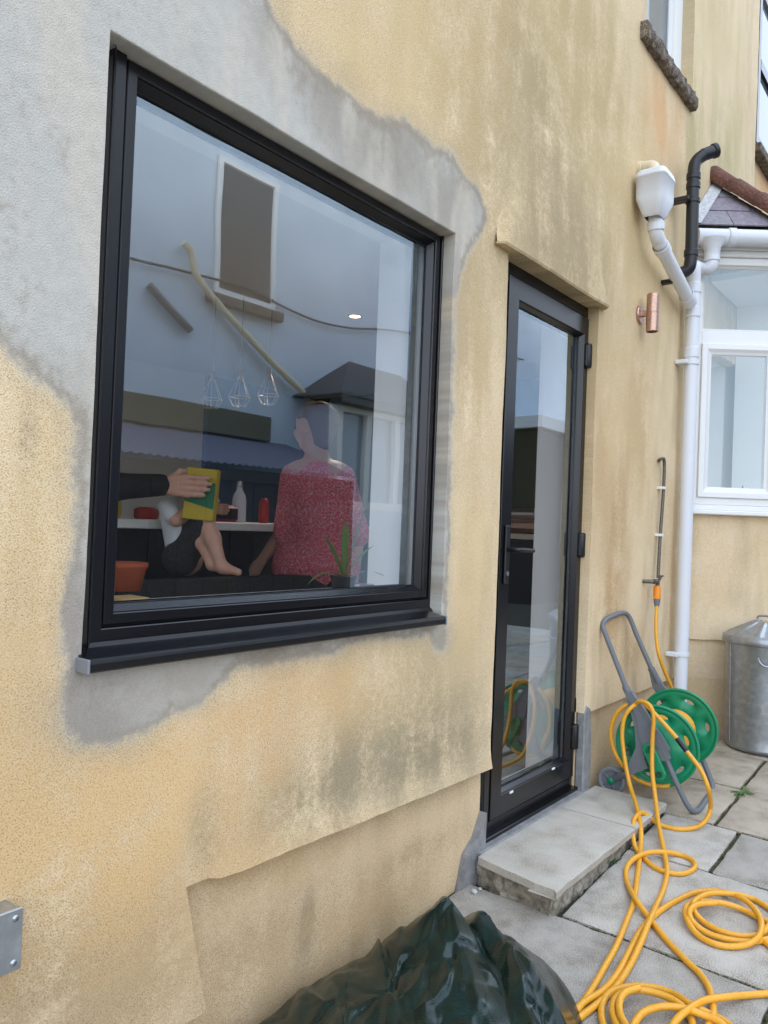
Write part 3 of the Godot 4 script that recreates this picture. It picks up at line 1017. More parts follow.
func build_house() -> void:
	undulation = FastNoiseLite.new()
	undulation.seed = 9
	undulation.frequency = 1.0
	undulation.fractal_octaves = 3
	var house := thing("house", "tan rendered house wall with grey cement patch, black framed window and glazed door", "house", Vector3(-2.0, 0, -2.0))
	var st := start()
	var ltop := level(EAVES)
	panel(st, 1.6, WIN_Z0, level(0.105), ltop, WALL_X, "bf")
	panel(st, WIN_Z0, -1.123, level(0.105), level(0.945), WALL_X, "bf")
	panel(st, -1.123, WIN_Z1, ledge, level(0.945), WALL_X, "bn", 0.09, 0.03, 0.003, 0.012)
	panel(st, WIN_Z0, WIN_Z1, level(WIN_Y1), ltop, WALL_X, "b")
	panel(st, WIN_Z1, DOOR_Z0, ledge, ltop, WALL_X, "bnf", 0.09, 0.03, 0.003, 0.012)
	panel(st, DOOR_Z0, -3.268, level(2.238), ltop, WALL_X, "b", 0.07)
	panel(st, -3.268, UP_Z0, level(0.436), ltop, WALL_X, "bn", 0.075)
	panel(st, UP_Z0, UP_Z1, level(0.436), level(UP_Y0), WALL_X, "bt", 0.12)
	panel(st, UP_Z0, UP_Z1, level(UP_Y1), ltop, WALL_X, "b", 0.12)
	panel(st, UP_Z1, -4.75, level(0.436), ltop, WALL_X, "bn", 0.12)
	panel(st, -4.75, -5.60, level(0.436), level(1.36), WALL_X, "bt", 0.09)
	panel(st, -4.75, -5.60, level(2.40), ltop, WALL_X, "b", 0.09)
	panel(st, -5.60, END_Z, level(0.436), ltop, WALL_X, "b", 0.09)
	# the near coat runs down in a slanting edge
	st.set_smooth_group(1)
	wall_tri(st, Vector3(WALL_X, 0.413, -1.123), Vector3(WALL_X, 0.105, -1.123), Vector3(WALL_X, 0.105, -1.196), Vector3.RIGHT)
	flat(st)
	wall_quad(st, Vector3(WALL_X, 0.413, -1.123), Vector3(WALL_X, 0.105, -1.196), Vector3(0, 0.105, -1.196), Vector3(0, 0.413, -1.123), Vector3.FORWARD)
	wall_quad(st, Vector3(WALL_X, 0.105, -1.123), Vector3(WALL_X, 0.105, -1.196), Vector3(0, 0.105, -1.196), Vector3(0, 0.105, -1.123), Vector3.DOWN)
	# far and near ends, the narrow return beside the door
	flat(st)
	wall_quad(st, Vector3(WALL_X, 0, END_Z), Vector3(WALL_X, EAVES, END_Z), Vector3(-0.35, EAVES, END_Z), Vector3(-0.35, 0, END_Z), Vector3.FORWARD)
	for r: Array in [[-4.3, -3.85, 0.0, EAVES], [-0.55, WALL_X, 0.0, EAVES], [-3.85, -0.55, 2.38, EAVES], [-3.85, -0.55, 0.0, 0.16]]:
		wall_quad(st, Vector3(r[0], r[2], 1.6), Vector3(r[1], r[2], 1.6), Vector3(r[1], r[3], 1.6), Vector3(r[0], r[3], 1.6), Vector3.BACK)
	var wall := put("wall", done(st), M.wall, house)
	wall.set_meta("label", "sand coloured gritty render, stained and patched with grey cement")
	st = start()
	panel(st, 1.6, DOOR_Z0, level(-0.3), level(0.5), 0.013, "f", 0.045)
	panel(st, -3.268, -4.75, level(-0.3), level(0.5), 0.012, "n", 0.03)
	panel(st, -3.268, -3.305, level(0.10), level(2.24), 0.012, "", 0.02)
	put("plinth", done(st), M.wall, house)
	# bell of render thrown out over the door head
	st = start()
	var bell := func(z: float, y: float) -> Vector3:
		var up := clampf((y - 2.232) / 0.62, 0, 1)
		var reach_n := -2.345 - 0.10 * pow(up, 0.8)
		var reach_f := -3.315 + 0.06 * pow(up, 0.8)
		var zz := lerpf(reach_n, reach_f, z)
		var e := minf(z, 1.0 - z)
		var out := 0.038 * pow(1.0 - up, 1.3) * smoothstep(-0.012, 0.014 + 0.42 * up, e)
		return Vector3(WALL_X + swell(zz, y) + out - 0.006 * smoothstep(0.85, 1.0, up) - (0.003 if e <= 0.0 else 0.0), y, zz)
	st.set_smooth_group(1)
	for i in 36:
		for j in 18:
			var z0 := i / 36.0
			var z1 := (i + 1) / 36.0
			var y0 := 2.232 + 0.62 * j / 18.0
			var y1 := 2.232 + 0.62 * (j + 1) / 18.0
			wall_quad(st, bell.call(z0, y0), bell.call(z1, y0), bell.call(z1, y1), bell.call(z0, y1), Vector3.RIGHT)
	flat(st)
	for i in 36:
		var a: Vector3 = bell.call(i / 36.0, 2.232)
		var b: Vector3 = bell.call((i + 1) / 36.0, 2.232)
		var a2 := a + Vector3(-0.004, -0.008, 0)
		var b2 := b + Vector3(-0.004, -0.008, 0)
		wall_quad(st, a, b, b2, a2, Vector3.RIGHT)
		wall_quad(st, a2, b2, Vector3(-0.01, b2.y + 0.004, b.z), Vector3(-0.01, a2.y + 0.004, a.z), Vector3.DOWN)
	put("door_hood", done(st), M.wall, house)
	# masonry behind the render, plastered inside, with the openings left clear
	st = start()
	var holes := [[FRAME_Z1 + 0.05, FRAME_Z0 - 0.03, 0.985, FRAME_Y1 - 0.02], [LEAF_Z1 + 0.05, LEAF_Z0 - 0.03, 0.13, DOOR_Y1 - 0.01], [UP_Z1, UP_Z0, UP_Y0, UP_Y1], [-5.60, -4.75, 1.36, 2.40]]
	var cuts := [1.58, END_Z + 0.02]
	for h: Array in holes:
		cuts.append(h[0]); cuts.append(h[1])
	cuts.sort()
	for i in cuts.size() - 1:
		var za: float = cuts[i]
		var zb: float = cuts[i + 1]
		var y := -0.3
		for h: Array in holes:
			if (za + zb) * 0.5 > h[0] and (za + zb) * 0.5 < h[1]:
				box(st, Vector3(-0.24, y, za), Vector3(-0.02, h[2], zb))
				y = h[3]
		box(st, Vector3(-0.24, y, za), Vector3(-0.02, EAVES - 0.02, zb))
	put("masonry", done(st), M.core, house)
	# upper floor, roof
	st = start()
	box(st, Vector3(-4.28, 2.52, END_Z + 0.03), Vector3(-0.25, 2.75, 1.57))
	box(st, Vector3(-4.28, 5.5, END_Z + 0.03), Vector3(-0.25, 5.7, 1.57))
	box(st, Vector3(-4.28, -0.3, END_Z + 0.03), Vector3(-4.05, 5.7, 1.57))
	box(st, Vector3(-4.05, -0.3, END_Z + 0.03), Vector3(-0.25, 5.5, END_Z + 0.15))
	for r: Array in [[-4.05, -3.85, -0.3, 5.5], [-0.55, -0.25, -0.3, 5.5], [-3.85, -0.55, 2.38, 5.5], [-3.85, -0.55, -0.3, 0.16]]:
		box(st, Vector3(r[0], r[2], 1.45), Vector3(r[1], r[3], 1.57))
	put("inner_shell", done(st), M.core, house)
	st = start()
	flat(st)
	var r := [Vector3(0.2, 5.72, 1.8), Vector3(0.2, 5.72, END_Z - 0.1), Vector3(-2.1, 7.3, END_Z - 0.1), Vector3(-2.1, 7.3, 1.8), Vector3(-4.4, 5.72, 1.8), Vector3(-4.4, 5.72, END_Z - 0.1)]
	quad(st, r[0], r[1], r[2], r[3], Vector3(1, 1, 0))
	quad(st, r[3], r[2], r[5], r[4], Vector3(-1, 1, 0))
	tri(st, r[0], r[3], r[4], Vector3.BACK)
	tri(st, r[1], r[2], r[5], Vector3.FORWARD)
	quad(st, r[0], r[1], r[5], r[4], Vector3.DOWN)
	put("roof", done(st), M.slate, house)
	build_window(house)
	build_door(house)
	build_upper_window(house)
	# glazed garden doors in the end wall behind the camera, which light the kitchen
	var gd := group_part("garden_doors", house)
	for k in 3:
		st = start()
		var gt := Transform3D(Basis.IDENTITY, Vector3(-3.85 + 1.1 * k, 0.16, 1.53))
		ring_frame(st, gt, 1.1, 2.22, [[0.0, -0.06], [0.0, 0.03], [0.07, 0.03], [0.08, 0.0], [0.08, -0.06], [0.0, -0.06]])
		put("frame", done(st), M.frame, gd)
		st = start()
		flat(st)
		quad(st, gt * Vector3(0.07, 0.07, -0.01), gt * Vector3(1.03, 0.07, -0.01), gt * Vector3(1.03, 2.15, -0.01), gt * Vector3(0.07, 2.15, -0.01), Vector3.BACK)
		put("pane", done(st), M.clear, gd)
	# the wall set back beyond the corner, with its dark window
	var far := thing("next_house", "set back tan rendered wall beyond the corner with dark framed window", "house", Vector3(-0.4, 0, -8.0))
	st = start()
	var fz0 := END_Z - 0.02
	flat(st)
	uv_from_next = true
	wall_quad(st, Vector3(-0.15, 0, fz0), Vector3(-0.15, 0, -11.0), Vector3(-0.15, 7, -11.0), Vector3(-0.15, 7, fz0), Vector3.RIGHT)
	wall_quad(st, Vector3(-0.15, 0, -11.0), Vector3(-0.15, 7, -11.0), Vector3(-3, 7, -11.0), Vector3(-3, 0, -11.0), Vector3.FORWARD)
	wall_quad(st, Vector3(-0.15, 7, fz0), Vector3(-0.15, 7, -11.0), Vector3(-3, 7, -11.0), Vector3(-3, 7, fz0), Vector3.UP)
	wall_quad(st, Vector3(-3, 0, fz0), Vector3(-3, 0, -11.0), Vector3(-3, 7, -11.0), Vector3(-3, 7, fz0), Vector3.LEFT)
	put("wall", done(st), M.wall, far)
	uv_from_next = false
	var s0 := wl(757, 142, -0.10)
	var s1 := wl(768, 170, -0.10)
	bx("sill", Vector3(-0.15, s0.y - 0.07, s1.z - 0.6), Vector3(-0.07, s0.y, s0.z), M.old_stone, far, 0.008)
	var t := Transform3D(Basis(Vector3(0, 0, -1), Vector3.UP, Vector3.RIGHT), Vector3(-0.145, s0.y + 0.02, s0.z - 0.02))
	st = start()
	ring_frame(st, t, 1.0, 1.3, [[0, 0], [0, 0.035], [0.07, 0.035], [0.085, 0.015]])
	var f := put("window_frame", done(st), M.frame, far)
	st = start()
	box(st, Vector3(0.08, 0.62, 0.0), Vector3(0.92, 0.70, 0.036), 0.0, t)
	put("transom", done(st), M.frame, f)
	st = start()
	quad(st, t * Vector3(0.08, 0.08, 0.012), t * Vector3(0.92, 0.08, 0.012), t * Vector3(0.92, 1.22, 0.012), t * Vector3(0.08, 1.22, 0.012), Vector3.RIGHT)
	put("pane", done(st), plain(c8(96, 104, 112), 0.05, 0.1), far)

func build_window(house: Node3D) -> void:
	var win := group_part("picture_window", house)
	var w := FRAME_Z0 - FRAME_Z1
	var h := FRAME_Y1 - FRAME_Y0
	var t := Transform3D(Basis(Vector3(0, 0, -1), Vector3.UP, Vector3.RIGHT), Vector3(0, FRAME_Y0, FRAME_Z0))
	var st := start()
	ring_frame(st, t, w, h, [[0.0, -0.07], [0.0, 0.004], [0.002, 0.006], [0.030, 0.006], [0.032, 0.004], [0.034, -0.008], [0.040, -0.010]])
	put("outer_frame", done(st), M.frame, win)
	st = start()
	ring_frame(st, t, w, h, [[0.038, -0.06], [0.038, -0.001], [0.040, 0.001], [0.060, 0.001], [0.062, -0.001], [0.0625, -0.006], [0.064, -0.006], [0.077, -0.026], [0.077, -0.034]])
	put("sash", done(st), M.frame, win)
	st = start()
	ring_frame(st, t, w, h, [[0.0765, -0.027], [0.079, -0.027], [0.079, -0.034]])
	put("gasket", done(st), M.seal, win)
	st = start()
	ring_frame(st, t, w, h, [[0.079, -0.062], [0.070, -0.062], [0.070, -0.09], [0.0, -0.09]])
	put("inner_frame", done(st), M.frame, win)
	st = start()
	quad(st, t * Vector3(0.07, 0.07, -0.034), t * Vector3(w - 0.07, 0.07, -0.034), t * Vector3(w - 0.07, h - 0.07, -0.034), t * Vector3(0.07, h - 0.07, -0.034), Vector3.RIGHT)
	flat(st)
	put("pane", done(st), M.glass, win)
	st = start()
	flat(st)
	quad(st, t * Vector3(0.07, 0.07, -0.052), t * Vector3(w - 0.07, 0.07, -0.052), t * Vector3(w - 0.07, h - 0.07, -0.052), t * Vector3(0.07, h - 0.07, -0.052), Vector3.RIGHT)
	put("inner_pane", done(st), M.clear, win)
	# projecting black sill with a rounded nose and closed ends
	st = start()
	var a := wl(90, 667, 0.09)
	var b := wl(446, 614, 0.09)
	var nose := wl(90, 662.5, 0.09).y
	var drip := wl(90, 674, 0.09).y
	prism(st, PackedVector2Array([Vector2(-0.02, 0.935), Vector2(-0.02, 0.962), Vector2(0.0, 0.962), Vector2(0.082, nose + 0.004), Vector2(0.088, nose), Vector2(0.090, nose - 0.005), Vector2(0.090, drip + 0.003), Vector2(0.087, drip), Vector2(0.078, drip), Vector2(0.075, drip + 0.006), Vector2(0.03, drip + 0.012)]), Transform3D(Basis(Vector3.RIGHT, Vector3.UP, Vector3.BACK), Vector3(0, 0, b.z)), a.z - b.z)
	var sill := put("sill", done(st), M.frame, win)
	for z: float in [a.z, b.z - 0.006]:
		bx("end_cap", Vector3(0.046, drip - 0.002, z), Vector3(0.093, nose + 0.005, z + 0.006), M.cap, sill, 0.002)
	# trickle of sealant along the head and the jambs
	st = start()
	ring_frame(st, t, w, h, [[-0.006, 0.02], [0.006, 0.008]])
	put("sealant", done(st), M.seal, win)

func build_door(house: Node3D) -> void:
	var door := group_part("glazed_door", house)
	var w := LEAF_Z0 - LEAF_Z1
	var h := DOOR_Y1 - DOOR_Y0
	var t := Transform3D(Basis(Vector3(0, 0, -1), Vector3.UP, Vector3.RIGHT), Vector3(0, DOOR_Y0, LEAF_Z0))
	var st := start()
	ring_frame(st, t, w, h, [[0.0, -0.07], [0.0, -0.001], [0.002, 0.001], [0.036, 0.001], [0.038, -0.001], [0.038, -0.012], [0.044, -0.012]])
	put("frame", done(st), M.frame, door)
	st = start()
	ring_frame(st, t, w, h, [[0.042, -0.06], [0.042, 0.004], [0.044, 0.006], [0.118, 0.006], [0.120, 0.004], [0.122, 0.0], [0.134, -0.014], [0.134, -0.022]])
	var leaf := put("leaf", done(st), M.frame, door)
	st = start()
	ring_frame(st, t, w, h, [[0.134, -0.04], [0.126, -0.04], [0.126, -0.07], [0.04, -0.07]])
	put("inner_rebate", done(st), M.frame, door)
	st = start()
	ring_frame(st, t, w, h, [[-0.008, 0.0], [0.002, -0.002]])
	put("sealant", done(st), M.seal, door)
	st = start()
	flat(st)
	quad(st, t * Vector3(0.13, 0.13, -0.022), t * Vector3(w - 0.13, 0.13, -0.022), t * Vector3(w - 0.13, h - 0.13, -0.022), t * Vector3(0.13, h - 0.13, -0.022), Vector3.RIGHT)
	put("pane", done(st), M.glass_door, door)
	for p: Array in [[588.5, 355], [581, 545], [576.5, 737]]:
		var c := wl(p[0], p[1], 0.02)
		st = start()
		lathe(st, Vector3(0.008, c.y - 0.055, -3.262), Vector3.UP, [[0.0, 0.0], [0.016, 0.002], [0.019, 0.008], [0.019, 0.102], [0.016, 0.108], [0.0, 0.110]], 18)
		box(st, Vector3(0.0, c.y - 0.048, -3.298), Vector3(0.016, c.y + 0.048, -3.236), 0.004)
		put("hinge", done(st), M.black, door)
	var hy := 1.155
	var hz := LEAF_Z0 - 0.085
	var plate := bx("handle_plate", Vector3(0.006, hy - 0.13, hz - 0.016), Vector3(0.016, hy + 0.09, hz + 0.016), M.black, leaf, 0.004)
	st = start()
	tube(st, resample([Vector3(0.014, hy, hz), Vector3(0.05, hy, hz), Vector3(0.062, hy, hz - 0.012), Vector3(0.064, hy - 0.001, hz - 0.06), Vector3(0.062, hy - 0.003, hz - 0.115)], 0.008), 0.009, 0.008, 10)
	put("lever", done(st), M.black, plate)
	st = start()
	lathe(st, Vector3(0.015, hy - 0.09, hz), Vector3.RIGHT, [[0.009, 0.0], [0.009, 0.004], [0.0, 0.004]], 16, true)
	put("lock", done(st), M.steel, plate)
	for p: Array in [[511, 792], [553, 768.5]]:
		var c := wl(p[0], p[1], 0.006)
		bx("drain_cover", Vector3(0.0055, c.y - 0.004, c.z - 0.012), Vector3(0.010, c.y + 0.004, c.z + 0.012), M.upvc, leaf, 0.001)
	bx("threshold", Vector3(-0.05, 0.082, DOOR_Z1), Vector3(0.03, 0.113, DOOR_Z0), M.frame, door, 0.003)

func build_upper_window(house: Node3D) -> void:
	var win := group_part("upper_window", house)
	var st := start()
	var w := UP_Z0 - UP_Z1
	var t := Transform3D(Basis(Vector3(0, 0, -1), Vector3.UP, Vector3.RIGHT), Vector3(-0.06, UP_Y0, UP_Z0))
	ring_frame(st, t, w, UP_Y1 - UP_Y0, [[0.0, -0.05], [0.0, 0.0], [0.05, 0.0], [0.062, -0.016], [0.062, -0.024]])
	put("frame", done(st), M.upvc, win)
	st = start()
	flat(st)
	quad(st, t * Vector3(0.05, 0.05, -0.024), t * Vector3(w - 0.05, 0.05, -0.024), t * Vector3(w - 0.05, 1.35, -0.024), t * Vector3(0.05, 1.35, -0.024), Vector3.RIGHT)
	put("pane", done(st), M.glass_bay, win)
	# rough stone sill
	var a := wl(641, 14, 0.05)
	var b := wl(697, 102, 0.085)
	st = start()
	var n := 26
	var yb := b.y - 0.045
	var rng := RandomNumberGenerator.new()
	rng.seed = 3
	var rings: Array = []
	for i in n + 1:
		var z := lerpf(a.z, b.z, float(i) / n)
		var j := func() -> float: return rng.randf_range(-0.006, 0.006)
		rings.append([Vector3(-0.05, yb, z), Vector3(0.082 + j.call(), yb + j.call(), z), Vector3(0.092 + j.call(), yb + 0.017 + j.call(), z), Vector3(0.090 + j.call(), yb + 0.067 + j.call(), z), Vector3(0.078 + j.call(), yb + 0.082 + j.call(), z), Vector3(-0.05, yb + 0.095, z)])
	flat(st)
	for i in n:
		for k in 6:
			var k2 := (k + 1) % 6
			var mid: Vector3 = (rings[i][k] + rings[i][k2]) * 0.5 - Vector3(0.04, yb + 0.045, (rings[i][k] as Vector3).z)
			mid.z = 0
			quad(st, rings[i][k], rings[i][k2], rings[i + 1][k2], rings[i + 1][k], mid)
	for e in [0, n]:
		for k in 4:
			tri(st, rings[e][0], rings[e][k + 1], rings[e][k + 2], Vector3(0, 0, 1 if e == 0 else -1))
	put("sill", done(st), M.old_stone, win)

# ---------------------------------------------------------------- the bay
func bay_point(s: float, y: float, out := 0.0) -> Vector3:
	return BAY_ORIGIN + BAY_ALONG * s + BAY_OUT * out + Vector3(0, y, 0)

func build_bay() -> void:
	var bay := thing("bay_window", "white framed bay window with tan render below and slate hipped roof", "bay window", Vector3(0.3, 0.12, -5.0))
	var len := 0.52
	var c1 := bay_point(len, 0)
	var c2 := Vector3(c1.x, 0, c1.z - 0.6)
	var c3 := Vector3(0.04, 0, c2.z - 0.35)
	var st := start()
	uv_from_bay = true
	for lv: Array in [[-0.3, 0.66, 0.0], [0.645, 1.37, 0.022]]:
		flat(st)
		var o: float = lv[2]
		var a := bay_point(-0.04, 0, o)
		var b := bay_point(len, 0, 0) + Vector3(o, 0, o * 0.3)
		var c := c2 + Vector3(o, 0, -o)
		var d := c3 + Vector3(0, 0, -o)
		var line := [a, b, c, d]
		var nn := [BAY_OUT, Vector3.RIGHT, Vector3(0.5, 0, -0.8)]
		for i in 3:
			var lo: float = lv[0]
			var hi: float = lv[1]
			var k := 8
			for j in k:
				var p: Vector3 = (line[i] as Vector3).lerp(line[i + 1], float(j) / k)
				var q: Vector3 = (line[i] as Vector3).lerp(line[i + 1], float(j + 1) / k)
				var jp := Vector3(0, undulation.get_noise_2d(p.x * 20.0, p.z * 20.0) * 0.005, 0)
				var jq := Vector3(0, undulation.get_noise_2d(q.x * 20.0, q.z * 20.0) * 0.005, 0)
				wall_quad(st, p + Vector3(0, lo, 0) + jp, q + Vector3(0, lo, 0) + jq, q + Vector3(0, hi, 0), p + Vector3(0, hi, 0), nn[i])
				if o > 0.0:
					wall_quad(st, p + Vector3(0, lo, 0) + jp, q + Vector3(0, lo, 0) + jq, q + Vector3(0, lo, 0) - nn[i] * 0.03, p + Vector3(0, lo, 0) - nn[i] * 0.03, Vector3.DOWN)
	put("wall", done(st), M.wall, bay)
	uv_from_bay = false
	# sill
	var bt := Transform3D(Basis(BAY_ALONG, Vector3.UP, BAY_OUT), BAY_ORIGIN)
	st = start()
	box(st, Vector3(-0.02, 1.360, -0.1), Vector3(len + 0.03, 1.385, 0.075), 0.005, bt)
	box(st, Vector3(-0.01, 1.3855, -0.1), Vector3(len + 0.02, 1.415, 0.050), 0.004, bt)
	put("sill", done(st), M.upvc, bay)
	# fixed frame with transom, and the opening sash below
	var ft := bt.translated(Vector3(0, 1.416, 0) + BAY_OUT * 0.0)
	var w := len + 0.0
	var win := group_part("window", bay)
	st = start()
	ring_frame(st, ft, w, 1.424, [[0.0, -0.05], [0.0, 0.03], [0.004, 0.034], [0.040, 0.034], [0.044, 0.030], [0.044, -0.03]])
	var y_tr := bay_at(720, 332).y
	var y_tr2 := bay_at(720, 345).y
	box(st, Vector3(0.043, y_tr2 - 1.416 - 0.005, -0.03), Vector3(w - 0.043, y_tr - 1.416, 0.0325), 0.003, ft)
	put("frame", done(st), M.upvc, win)
	st = start()
	var sh := y_tr2 - 1.416 - 0.046
	var sash_t := ft.translated(Vector3(0, 0.042, 0) + BAY_ALONG * 0.042)
	ring_frame(st, sash_t, w - 0.084, sh, [[0.0, 0.0], [0.0, 0.046], [0.003, 0.049], [0.030, 0.049], [0.046, 0.036], [0.060, 0.030], [0.062, 0.0]])
	put("sash", done(st), M.upvc, win)
	st = start()
	ring_frame(st, ft.translated(Vector3(0, y_tr - 1.416, 0) + BAY_ALONG * 0.043), w - 0.086, 1.424 - (y_tr - 1.416) - 0.043, [[0.0, 0.025], [0.014, 0.010], [0.014, 0.0]])
	put("bead", done(st), M.upvc, win)
	for r: Array in [[0.10, 0.10, w - 0.10, sh - 0.02, 0.028], [0.05, y_tr - 1.416 + 0.01, w - 0.05, 1.375, 0.006]]:
		st = start()
		flat(st)
		quad(st, ft * Vector3(r[0], r[1], r[4]), ft * Vector3(r[2], r[1], r[4]), ft * Vector3(r[2], r[3], r[4]), ft * Vector3(r[0], r[3], r[4]), BAY_OUT)
		put("pane", done(st), M.glass_bay, win)
	# the corner post, the next lights, and a plain room behind so that nothing shows through
	st = start()
	box(st, Vector3(c1.x - 0.05, 1.37, c1.z - 0.08), Vector3(c1.x + 0.03, 2.84, c1.z + 0.02), 0.006)
	for zz: float in [c2.z]:
		box(st, Vector3(c1.x - 0.05, 1.37, zz - 0.03), Vector3(c1.x + 0.03, 2.84, zz + 0.05), 0.006)
	box(st, Vector3(c1.x - 0.06, 1.37, c2.z + 0.05), Vector3(c1.x + 0.02, 1.43, c1.z - 0.08))
	box(st, Vector3(c1.x - 0.06, 2.78, c2.z + 0.05), Vector3(c1.x + 0.02, 2.84, c1.z - 0.08))
	put("corner_post", done(st), M.upvc, bay)
	st = start()
	flat(st)
	quad(st, Vector3(c1.x - 0.02, 1.43, c1.z - 0.08), Vector3(c1.x - 0.02, 1.43, c2.z + 0.05), Vector3(c1.x - 0.02, 2.78, c2.z + 0.05), Vector3(c1.x - 0.02, 2.78, c1.z - 0.08), Vector3.RIGHT)
	put("pane", done(st), M.glass_bay, bay)
	st = start()
	box(st, Vector3(0.06, 1.30, c2.z - 0.2), Vector3(c1.x - 0.06, 1.355, c1.z + 0.05))
	put("inner_board", done(st), M.plaster, bay)
	bx("inner_lining", Vector3(0.06, 1.38, c2.z - 0.06), Vector3(c1.x - 0.03, 2.85, c2.z - 0.02), M.plaster, bay, 0.0)
	bx("inner_ceiling", Vector3(0.06, 2.78, c2.z - 0.02), Vector3(c1.x - 0.08, 2.82, c1.z + 0.02), M.plaster, bay, 0.0)
	st = start()
	lathe(st, bay_point(0.36, 1.44, -0.09), Vector3.UP, [[0.0, 0.0], [0.035, 0.0], [0.042, 0.03], [0.03, 0.06], [0.012, 0.075], [0.012, 0.1], [0.0, 0.1]], 16)
	put("ornament", done(st), M.chrome, bay)
	# fascia and soffit
	st = start()
	box(st, Vector3(-0.03, 2.84, -0.15), Vector3(len + 0.06, 2.875, 0.052), 0.003, bt)
	box(st, Vector3(-0.03, 2.8755, -0.15), Vector3(len + 0.08, 2.985, 0.072), 0.003, bt)
	put("fascia", done(st), M.upvc, bay)
	# roof over the splay: a triangle between the wall, the eaves and the hip
	var apex := wl(713, 184, 0.05)
	var e0 := bay_point(-0.09, 2.99, 0.11)
	var e1 := bay_at(786, 238, 0.11)
	e1.y = 2.99
	var e2 := Vector3(e1.x, 2.99, c2.z - 0.1)
	var apex2 := Vector3(0.05, apex.y, c2.z + 0.1)
	st = start()
	flat(st)
	tri(st, e0, e1, apex, Vector3(0.4, 1, 0.6))
	quad(st, e1, e2, apex2, apex, Vector3(1, 1, 0))
	tri(st, e2, Vector3(0.05, 2.99, c2.z - 0.45), apex2, Vector3(0, 1, -1))
	put("roof_deck", done(st), M.black, bay)
	# slates laid in courses, cut to the triangle
	var ux := (e1 - e0).normalized()
	var uy := (apex - e0) - ux * (apex - e0).dot(ux)
	var high := uy.length()
	uy = uy.normalized()
	var un := ux.cross(uy).normalized()
	if un.y < 0:
		un = -un
	var tri2 := PackedVector2Array([Vector2(0, 0), Vector2((e1 - e0).length(), 0), Vector2((apex - e0).dot(ux), high)])
	var course := 0
	var y := 0.0
	while y < high:
		var x := -0.3 + (0.14 if course % 2 == 1 else 0.0)
		while x < tri2[1].x:
			var r := PackedVector2Array([Vector2(x + 0.002, y + 0.002), Vector2(x + 0.278, y + 0.002), Vector2(x + 0.278, y + 0.172), Vector2(x + 0.002, y + 0.172)])
			for piece in Geometry2D.intersect_polygons(r, tri2):
				if piece.size() >= 3:
					st = start()
					# each course laps over the one below: tilted slightly
					var tilt := Basis(ux, uy, un) * Basis(Vector3.RIGHT, -0.03)
					var t := Transform3D(tilt, e0 + un * 0.006)
					t.origin = e0 + un * (0.004 + 0.0) - tilt * Vector3(0, y, 0) + uy * y
					prism(st, piece, t, 0.008)
					put("slate", done(st), tinted_slate(course + int(x * 10)), bay)
			x += 0.28
		y += 0.172
		course += 1
	# plain slope on the far side of the hip
	# hip tiles: half round, reddish brown, lapping
	var h0 := apex + Vector3(0, 0.035, 0.0)
	var h1 := e1 + Vector3(0, 0.045, 0)
	var dir := (h1 - h0).normalized()
	var total := h0.distance_to(h1)
	var n_t := 3
	for i in n_t:
		st = start()
		var a := h0 + dir * (total * i / n_t - 0.02)
		var b := h0 + dir * (total * (i + 1) / n_t + 0.01)
		var sd := dir.cross(Vector3.UP).normalized()
		var upn := sd.cross(dir).normalized()
		round_group(st)
		for s in 12:
			var p: Array[Vector3] = []
			var pi_: Array[Vector3] = []
			for k: Array in [[s, 0], [s + 1, 0], [s + 1, 1], [s, 1]]:
				var an: float = PI * (-0.1 + 1.2 * k[0] / 12.0)
				var rr: float = 0.074 - 0.006 * k[1]
				var base := a if k[1] == 0 else b
				p.append(base + sd * (cos(an) * rr) + upn * (sin(an) * rr * 0.85 + 0.006 * (1 - k[1])))
				pi_.append(base + sd * (cos(an) * (rr - 0.014)) + upn * (sin(an) * (rr - 0.014) * 0.85))
			quad(st, p[0], p[1], p[2], p[3], (p[0] + p[1]) * 0.5 - a)
			quad(st, p[0], p[1], pi_[1], pi_[0], -dir)
			quad(st, p[3], p[2], pi_[2], pi_[3], dir)
		put("hip_tile", done(st), M.hip, bay)
	# mortar flashing up the wall
	st = start()
	flat(st)
	var mid_in := (e1 - e0).normalized() * 0.075
	quad(st, e0 + un * 0.018, apex + un * 0.018, apex + un * 0.018 + mid_in, e0 + un * 0.018 + mid_in, un)
	quad(st, e0 + un * 0.018 + mid_in, apex + un * 0.018 + mid_in, apex + mid_in, e0 + mid_in, ux)
	put("flashing", done(st), M.mortar, bay)

func tinted_slate(k: int) -> StandardMaterial3D:
	var key := "slate%d" % (absi(k) % 4)
	if not M.has(key):
		M[key] = tinted(M.slate, [Color(1, 1, 1), Color(0.9, 0.9, 0.94), Color(1.0, 0.96, 0.98), Color(0.84, 0.86, 0.9)][absi(k) % 4])
	return M[key]

